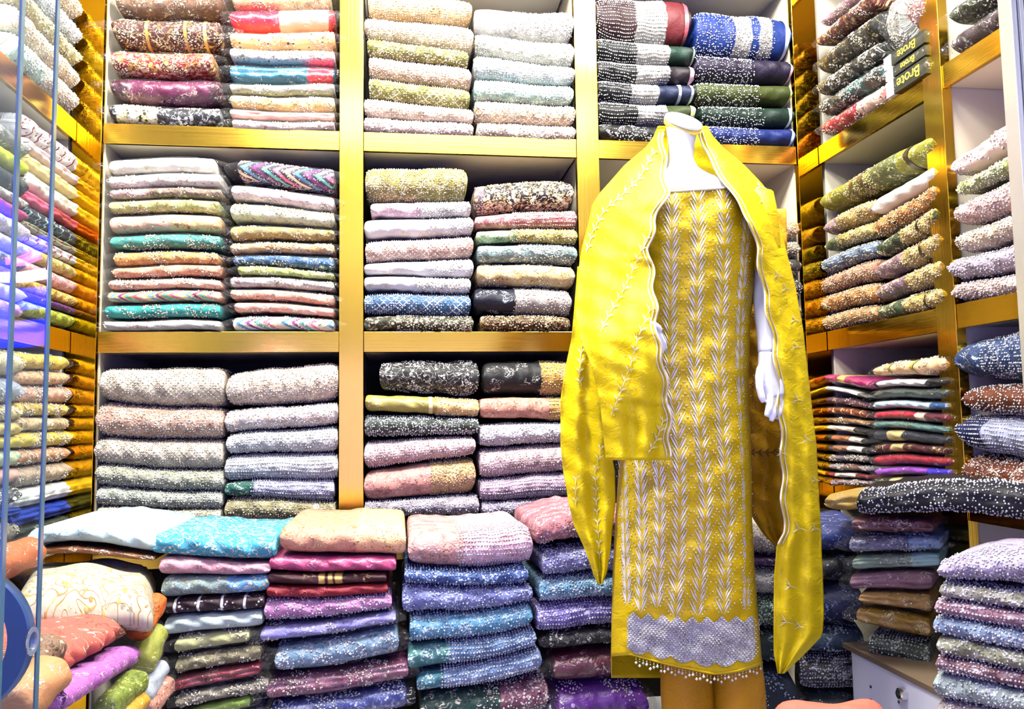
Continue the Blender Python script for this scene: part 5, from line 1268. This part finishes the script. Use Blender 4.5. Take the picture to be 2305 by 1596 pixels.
# chevron columns: (y, x) paths
COLS = [[(430, 1512), (533, 1512), (700, 1508), (820, 1506), (1000, 1528), (1130, 1531), (1250, 1528), (1385, 1520)],
        [(430, 1570), (533, 1573), (700, 1567), (820, 1562), (1000, 1578), (1130, 1590), (1250, 1582), (1385, 1570)],
        [(425, 1628), (533, 1632), (700, 1624), (820, 1618), (1000, 1628), (1130, 1640), (1250, 1636), (1385, 1628)],
        [(470, 1684), (533, 1680), (700, 1668), (820, 1665), (1000, 1674), (1130, 1680), (1250, 1682), (1385, 1680)],
        [(1020, 1480), (1130, 1486), (1250, 1484), (1380, 1477)], [(1030, 1438), (1130, 1444), (1250, 1446), (1376, 1442)], [(1040, 1400), (1130, 1404), (1250, 1408), (1372, 1412)]]
bead_pts = []
for ci, col in enumerate(COLS):
    st = Strokes(); ya, yb = col[0][0], col[-1][0]; y = ya+24
    sx = 1.0 if ci < 3 else (.55 if ci in (3, 6) else .8)
    xs_, ys_ = [c[1] for c in col], [c[0] for c in col]
    while y < yb:
        x = float(np.interp(y, ys_, xs_))
        for sg in (-1, 1):
            st.add(K, x+sg*.5, y+7, x+sg*21*sx, y-33, 4.4)
            st.add(K, x+sg*.5, y-2, x+sg*14*sx, y-34, 3.2)
            for q in range(4):
                tt = .25+.22*q; bead_pts.append(K(x+sg*(22*sx*tt+5*sx), y-30*tt+9, .0034))
        y += 26.5
    o = put('chevron_embroidery', st.mesh('chevron_embroidery'), SILVER, suit); o['kind'] = 'stuff'
o = put('pearl_beads', bead_mesh('pearl_beads', bead_pts, .0017), bead_mat('#f4f2f0'), suit); o['kind'] = 'stuff'
# wavy stitched lines between the columns
dots = []
for k, (ca, cb) in enumerate(((0, 1), (1, 2), (2, 3), (4, 0), (5, 4))):
    ya = max(COLS[ca][0][0], COLS[cb][0][0])+10
    for y in np.arange(ya, 1375, 5.0):
        xm = (np.interp(y, [c[0] for c in COLS[ca]], [c[1] for c in COLS[ca]])+np.interp(y, [c[0] for c in COLS[cb]], [c[1] for c in COLS[cb]]))/2
        dots.append(K(xm+11*math.sin(y*.055+k*2), y, .0008))
o = put('stitched_dots', bead_mesh('stitched_dots', dots, .0010), BROWN, suit); o['kind'] = 'stuff'
# silver hem band with pointed top and scalloped foot
def band_top(x): 
    q = ((x-1410)/33.0) % 1.0
    return float(np.interp(x, [1410, 1560, 1710], [1392, 1404, 1400]))-16*(1-abs(2*q-1))
def band_bot(x): 
    q = ((x-1410)/50.0) % 1.0
    return float(np.interp(x, [1410, 1500, 1606, 1660, 1712], [1456, 1474, 1492, 1486, 1470]))+12*math.sin(math.pi*q)
XS = np.arange(1412, 1712, 2.5); V = []; F = []; nr = 14; UV = []
for x in XS:
    for j in range(nr):
        y = band_top(x)+(band_bot(x)-band_top(x))*j/(nr-1); V.append(K(x, y, .0038)); UV.append((x*.00087, y*.00087))
for i in range(len(XS)-1):
    for j in range(nr-1): F.append((i*nr+j, i*nr+j+1, (i+1)*nr+j+1, (i+1)*nr+j))
put('silver_hem_band', mesh_np('silver_hem_band', np.array(V), F, True, np.array(UV)), fabric_mat('silver_sequins', '#e4e0d8', 'bd', '#f4f4f8', .3, dens=1.2), suit)
sq = []
for x in np.arange(1413, 1711, 4.2):
    for j, y in enumerate(np.arange(band_top(x)+2, band_bot(x)-1, 4.6)): sq.append(K(x+(j % 2)*2.1, y, .005))
o = put('sequins', bead_mesh('sequins', sq, .0016), bead_mat('#f8f6f4', .15, .15), suit); o['kind'] = 'stuff'
fr_ = []
for i, x in enumerate(np.arange(1432, 1716, 8.0)):
    y = hem(x)+14+5*math.sin(i*1.9); fr_ += [K(x, hem(x)+4, .002), K(x, (hem(x)+y)/2, .002)]
    fr_.append(K(x, y, .004))
o = put('pearl_fringe', bead_mesh('pearl_fringe', fr_, [(.0013, .0013, .0034)[i % 3] for i in range(len(fr_))]), bead_mat('#f6f2ea'), suit); o['kind'] = 'stuff'
put('piping', mesh_np('piping', *tube_mesh('p', [K(x, hem(x)-2, .001) for x in np.arange(1416, 1718, 6)], [.002]*len(np.arange(1416, 1718, 6)), 8)), KUR, suit)
put('neckline_trim', mesh_np('neckline_trim', *tube_mesh('p', [K(x, float(np.interp(x, [1500, 1640], [432, 423])), .002) for x in np.arange(1496, 1644, 6)], [.0028]*len(np.arange(1496, 1644, 6)), 8)), LACE, suit)

# trousers
for nm, rows_ in (('trouser_leg', [(1470, 1492, 1606, .06), (1540, 1486, 1608, .062), (1600, 1490, 1610, .062), (1800, 1500, 1612, .060), (2150, 1512, 1606, .055)]), ('trouser_leg', [(1470, 1602, 1712, .06), (1540, 1604, 1722, .062), (1600, 1606, 1726, .062), (1800, 1608, 1722, .060), (2150, 1612, 1708, .055)])):
    V, F = [], []
    ysr = np.linspace(rows_[0][0], rows_[-1][0], 24)
    for y in ysr:
        a, b_, d = interp(rows_, y)
        for k in range(32):
            t = 2*math.pi*k/32; rr = 1+.03*math.sin(5*t+y*.004)
            V.append(at_y((a+b_)/2+(b_-a)/2*math.cos(t)*rr, y, YC+.01-d*math.sin(t)*rr))
    for i in range(23):
        for k in range(32): F.append((i*32+k, (i+1)*32+k, (i+1)*32+(k+1) % 32, i*32+(k+1) % 32))
    V = np.array(V)
    put(nm, mesh_np(nm, V, F, True, V[:, [0, 2]]), fabric_mat('trouser_cloth', '#c88c08', 'pl', '#fff', .3), pants)

# dupatta sheets: rows (y, xa, xb, Ya, Yb); folds in depth
class Sheet:
    def __init__(s, rows, fold=0.0, nfold=3.0, bul=0.0, seed=1, grow=(430, 1000), crease=()):
        s.t = np.array(rows, float); s.fold = fold; s.nf = nfold; s.bul = bul; s.ph = np.random.default_rng(seed).uniform(0, 6.28, 6); s.grow = grow; s.crease = crease
    def edge(s, y): return [float(np.interp(y, s.t[:, 0], s.t[:, k])) for k in (1, 2, 3, 4)]
    def __call__(s, x, y, off=0.0):
        a, b_, Ya, Yb = s.edge(y); c = (x-a)/(b_-a) if abs(b_-a) > 1e-6 else .5
        g = min(1, max(.12, (y-s.grow[0])/(s.grow[1]-s.grow[0])))
        Y = Ya+(Yb-Ya)*c-s.bul*math.sin(math.pi*min(1, max(0, c)))
        Y += s.fold*g*math.sin(2*math.pi*s.nf*c+s.ph[0]+.0016*y)
        for yc_ in s.crease: Y -= .0035*math.exp(-((y-yc_-14*c)/5.0)**2)
        Y += .0024*math.sin(.045*y+6*c+s.ph[2])+.0016*math.sin(.11*y-9*c+s.ph[3])
        return at_y(x, y, Y-off)
    def build(s, name, mat, root, nc=40, nr=90, edge=None):
        V, F, UV = [], [], []
        y0, y1 = s.t[0, 0], s.t[-1, 0]
        for i in range(nr+1):
            y = y0+(y1-y0)*i/nr; a, b_, _, _ = s.edge(y)
            if edge: a, b_ = edge(y, a, b_)
            for j in range(nc+1):
                x = a+(b_-a)*j/nc; V.append(s(x, y)); UV.append((x*.00087, y*.00087))
        for i in range(nr):
            for j in range(nc): F.append((i*(nc+1)+j, (i+1)*(nc+1)+j, (i+1)*(nc+1)+j+1, i*(nc+1)+j+1))
        o = put(name, mesh_np(name, np.array(V), F, True, np.array(UV)), mat, root)
        o.modifiers.new('thickness', 'SOLIDIFY').thickness = .0012
        return o
c_ = YC
SL = Sheet([(290, 1483, 1496, c_+.015, c_-.020), (330, 1455, 1494, c_+.02, c_-.045), (370, 1407, 1497, c_+.02, c_-.055), (410, 1372, 1501, c_+.015, c_-.085), (434, 1350, 1503, c_+.01, c_-.110),
            (460, 1333, 1490, c_+.005, c_-.122), (500, 1325, 1474, c_, c_-.125), (560, 1309, 1461, c_-.01, c_-.125), (620, 1300, 1470, c_-.03, c_-.135), (700, 1294, 1477, c_-.06, c_-.165), (760, 1304, 1480, c_-.10, c_-.182),
            (820, 1330, 1494, c_-.13, c_-.178), (900, 1350, 1504, c_-.135, c_-.165), (960, 1356, 1508, c_-.132, c_-.158), (1036, 1364, 1505, c_-.13, c_-.152)], .008, 2.4, .015, 4, crease=(572, 735, 890))
sc_l = lambda y, a, b_: (a, b_+4.5*math.sin(y*.075))
SL.build('front_fall', DUP, shawl, edge=sc_l)
SO = Sheet([(600, 1300, 1392, c_+.01, c_-.03), (700, 1292, 1380, c_+.012, c_-.045), (760, 1287, 1372, c_+.012, c_-.06), (830, 1272, 1366, c_+.01, c_-.07), (900, 1262, 1368, c_+.005, c_-.06), (1000, 1262, 1372, c_+.005, c_-.05), (1060, 1268, 1384, c_, c_-.04), (1130, 1280, 1386, c_, c_-.03),
            (1180, 1291, 1380, c_, c_-.03), (1240, 1318, 1374, c_, c_-.03), (1290, 1335, 1366, c_, c_-.02), (1315, 1347, 1356, c_, c_-.01)], .009, 2.0, .0, 9, (600, 900))
SO.build('side_fall', DUP, shawl)
SR = Sheet([(290, 1574, 1591, c_+.005, c_+.02), (330, 1580, 1626, c_-.01, c_+.02), (370, 1606, 1674, c_-.04, c_+.02), (410, 1630, 1713, c_-.075, c_+.015), (440, 1650, 1736, c_-.105, c_+.01), (500, 1688, 1756, c_-.110, c_), (560, 1704, 1769, c_-.100, c_), (640, 1714, 1790, c_-.085, c_),
            (740, 1734, 1808, c_-.085, c_-.005), (830, 1748, 1818, c_-.095, c_-.01), (950, 1754, 1832, c_-.095, c_-.01), (1000, 1760, 1838, c_-.09, c_-.01), (1100, 1760, 1843, c_-.085, c_-.01), (1200, 1764, 1849, c_-.08, c_-.01), (1244, 1748, 1850, c_-.075, c_-.01),
            (1300, 1743, 1853, c_-.07, c_-.01), (1380, 1742, 1855, c_-.065, c_-.01), (1430, 1742, 1852, c_-.06, c_-.01), (1470, 1742, 1814, c_-.055, c_-.02), (1516, 1750, 1766, c_-.05, c_-.04)], .008, 2.1, .01, 14)
SR.build('far_fall', DUP, shawl, edge=lambda y, a, b_: (a+(3.5*math.sin(y*.06) if y < 1240 else 0), b_))
# collar round the back of the neck and back fall behind the arm
CO = Sheet([(284, 1482, 1592, c_+.055, c_+.055), (330, 1462, 1616, c_+.06, c_+.06), (380, 1440, 1660, c_+.065, c_+.065), (430, 1410, 1690, c_+.09, c_+.09)], .004, 3, -.03, 21)
CO.build('back_collar', DUP, shawl, nr=30)
SB = Sheet([(470, 1640, 1770, c_+.105, c_+.06), (620, 1676, 1774, c_+.105, c_+.06), (900, 1676, 1776, c_+.105, c_+.06), (1120, 1676, 1776, c_+.105, c_+.06), (1160, 1690, 1776, c_+.105, c_+.06), (1200, 1716, 1776, c_+.10, c_+.06), (1236, 1750, 1776, c_+.09, c_+.06)], .008, 1.6, 0, 30)
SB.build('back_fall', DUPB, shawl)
# scalloped lace edges
def lace(S, pts, name, w=.0022, amp=5.0, freq=.075, mat=LACE):
    P1, P2 = [], []
    ys_ = np.arange(pts[0], pts[1], 5.0)
    for y in ys_:
        a, b_, _, _ = S.edge(y); x = (b_+4.5*math.sin(y*.075)) if pts[2] == 'b' else (a+3.5*math.sin(y*.06))
        P1.append(S(x, y, .0022)); P2.append(S(x+(-9 if pts[2] == 'b' else 9), y, .0018))
    v1 = tube_mesh('l', P1, [w]*len(P1), 6); v2 = tube_mesh('l', P2, [w*.7]*len(P2), 6)
    v, f = join_geo([v1, v2]); put(name, mesh_np(name, v, f), mat, shawl)
lace(SL, (300, 1034, 'b'), 'scalloped_edge'); lace(SR, (296, 1230, 'a'), 'scalloped_edge')
# sprig embroidery along paths on the sheets
def sprigs(S, path, step, size, st, rev=False):
    L = 0; pts = [np.array(p, float) for p in path]
    seg = [(pts[i], pts[i+1]) for i in range(len(pts)-1)]
    carry = 0
    for a, b_ in seg:
        d = b_-a; ln = np.linalg.norm(d); d = d/ln; nrm_ = np.array([-d[1], d[0]]); t = carry
        while t < ln:
            p = a+d*t
            st.add(S, *(p-d*size*.2), *(p+d*size*.75), 2.4)
            for sg in (-1, 1):
                q = p+(-d*.8+nrm_*sg*.75)*size*.75; st.add(S, *p, *q, 2.6)
                q2 = p+(-d*.95+nrm_*sg*.4)*size*.6; st.add(S, *(p+d*3), *q2, 2.0)
            t += step
        carry = t-ln
st = Strokes()
sprigs(SL, [(1470, 345), (1440, 400), (1400, 440), (1362, 470), (1335, 520), (1322, 560)], 22, 20, st)
sprigs(SL, [(1452, 540), (1432, 590), (1405, 650), (1375, 700), (1350, 750)], 24, 20, st)
sprigs(SL, [(1462, 700), (1436, 760), (1420, 820), (1398, 880), (1378, 930)], 24, 22, st)
sprigs(SL, [(1492, 950), (1478, 990), (1462, 1015)], 22, 24, st)
o = put('sprig_embroidery', st.mesh('sprig_embroidery'), PALE, shawl); o['kind'] = 'stuff'
st = Strokes()
sprigs(SO, [(1322, 730), (1308, 790), (1304, 850), (1310, 870)], 22, 20, st); sprigs(SO, [(1352, 1010), (1340, 1060), (1342, 1130), (1346, 1190), (1350, 1260)], 24, 18, st); sprigs(SO, [(1296, 1080), (1296, 1140)], 24, 18, st)
o = put('sprig_embroidery', st.mesh('sprig_embroidery'), PALE, shawl); o['kind'] = 'stuff'
st = Strokes()
for (x, y, s_) in ((1712, 420, 20), (1722, 450, 20), (1752, 620, 18), (1780, 560, 16), (1770, 650, 20), (1790, 720, 18), (1794, 780, 20), (1798, 900, 26), (1818, 990, 20), (1800, 1190, 30), (1836, 1190, 20), (1780, 1320, 24), (1770, 1400, 26), (1800, 1410, 20), (1760, 1020, 18), (1836, 1080, 16)):
    sprigs(SR, [(x, y), (x+4, y+1)], 30, s_, st)
o = put('sprig_embroidery', st.mesh('sprig_embroidery'), PALE, shawl); o['kind'] = 'stuff'
st = Strokes()
for y in (712, 866, 1018): 
    for x in range(1690, 1760, 16): sprigs(SB, [(x, y), (x-8, y)], 30, 20, st)
o = put('back_embroidery', st.mesh('back_embroidery'), BROWN, shawl); o['kind'] = 'stuff'
sd = []
_r = np.random.default_rng(77)
for S_, nn_ in ((SL, 60), (SO, 30), (SR, 70), (SB, 120)):
    for k in range(nn_):
        y = _r.uniform(S_.t[0, 0]+60, S_.t[-1, 0]-20); a, b_, _, _ = S_.edge(y); x = _r.uniform(a+6, b_-6); sd.append(S_(x, y, .0015))
o = put('tiny_sequins', bead_mesh('tiny_sequins', sd, .0013), bead_mat('#f8f2d0', .3), shawl); o['kind'] = 'stuff'

# ------------------------------------------------------------------ glass doors
GLASS = glass_material('clear_door_glass', (.93, .96, .97, 1))
EDGE = plain_mat('teal_glass_edge', '#4a6f80', .15, 0, .8)
ALU = plain_mat('brushed_aluminium', '#d6dae2', .25, .8)
STEEL = plain_mat('blue_steel_handle', '#42608c', .35, .3)
def door(px, Y, label, wd, sgn, z0=.15, z1=2.35):
    X = at_y(px, 798, Y)[0]
    r_ = empty('glass_door', (X+sgn*wd/2, Y, z0)); tag(r_, label, 'glass door')
    def part(nm, x0, x1, y0, y1, za, zb, mt):
        a, b_ = sorted((X+sgn*x0, X+sgn*x1)); o = board(None, nm, a, b_, y0, y1, za, zb, mt, .0006); under(o, r_); return o
    part('pane', .0027, wd, Y-.004, Y+.004, z0, z1, GLASS)
    part('pane_edge', 0, .0022, Y-.004, Y+.004, z0, z1, EDGE)
    return r_, X
d1, X1 = door(108, -1.32, 'clear glass door with round steel handle beside the cream silk', .55, -1)
d2, X2 = door(26, -1.42, 'clear glass door panel overlapping the door with round handle', .45, -1)
hc = at_y(-109, 1446, -1.335)
def ring(c, R, r, th, n=64, axis='y'):
    V, F = [], []
    for k in range(n):
        t = 2*math.pi*k/n; cs, sn = math.cos(t), math.sin(t)
        for rr, yy in ((r, -th/2), (R-.002, -th/2), (R, -th/2+.002), (R, th/2), (r, th/2)):
            V.append(c+(np.array([rr*cs, yy, rr*sn]) if axis == 'y' else np.array([yy, rr*cs, rr*sn])))
    for k in range(n):
        for j in range(5): F.append((k*5+j, ((k+1) % n)*5+j, ((k+1) % n)*5+(j+1) % 5, k*5+(j+1) % 5))
    return mesh_np('round_handle', np.array(V), F, False)
pxm = (at_y(74, 1446, -1.335)[0]-at_y(-109, 1446, -1.335)[0])/183
o = obj('round_handle', ring(hc, 183*pxm, 131*pxm, .012), STEEL); under(o, d1)
lc = at_y(82, 1440, -1.335)
o = obj('lock_ring', ring(lc+np.array([-.002, -.006, 0]), .0135, .009, .003, 32, 'x'), ALU); under(o, d1)
d3, X3 = door(2338, -1.25, 'sliding glass door with aluminium edge before the wall shelving', .35, 1)
for a_, b_, y_ in ((-.016, -.0095, -.012), (-.009, -.004, -.008), (-.0035, .003, -.012)):
    o = board(None, 'aluminium_profile', X3+a_, X3+b_, -1.25+y_, -1.238, .15, 2.35, ALU); under(o, d3)

# neon sign behind the camera, mirrored faintly in the door glass
def emis(name, col, s):
    m, nt, b_ = new_mat(name); b_.inputs['Base Color'].default_value = lin(col)
    b_.inputs['Emission Color'].default_value = lin(col); b_.inputs['Emission Strength'].default_value = s; return m
dr = ray(45, 622); t_ = (-1.324+DIST)/dr[1]; ph_ = CAM+dr*t_; rd = np.array([dr[0], -dr[1], dr[2]]); rd /= np.linalg.norm(rd)
sc_ = ph_+rd*.50
ns = empty('neon_sign', tuple(sc_)); tag(ns, 'blue and pink neon sign reflected in the glass door', 'sign')
tv = np.array([-rd[1], rd[0], 0]); tv /= np.linalg.norm(tv)
for nm, dz, ln_, col, st_, rr in (('pink_tube', .026, .04, '#ff5cb0', 40, .006), ('white_tube', .0, .09, '#fff0ff', 60, .007), ('blue_tube', -.035, .15, '#1424ff', 40, .016), ('blue_tube', .05, .12, '#1424ff', 24, .012), ('blue_tube', -.09, .14, '#1424ff', 24, .02)):
    pts_ = [-tv*ln_*.5+np.array([0, 0, dz-.004]), np.array([0, 0, dz]), tv*ln_*.5+np.array([0, 0, dz+.012])]
    obj(nm, mesh_np(nm, *tube_mesh(nm, pts_, [rr]*3, 10)), emis(nm, col, st_), ns)
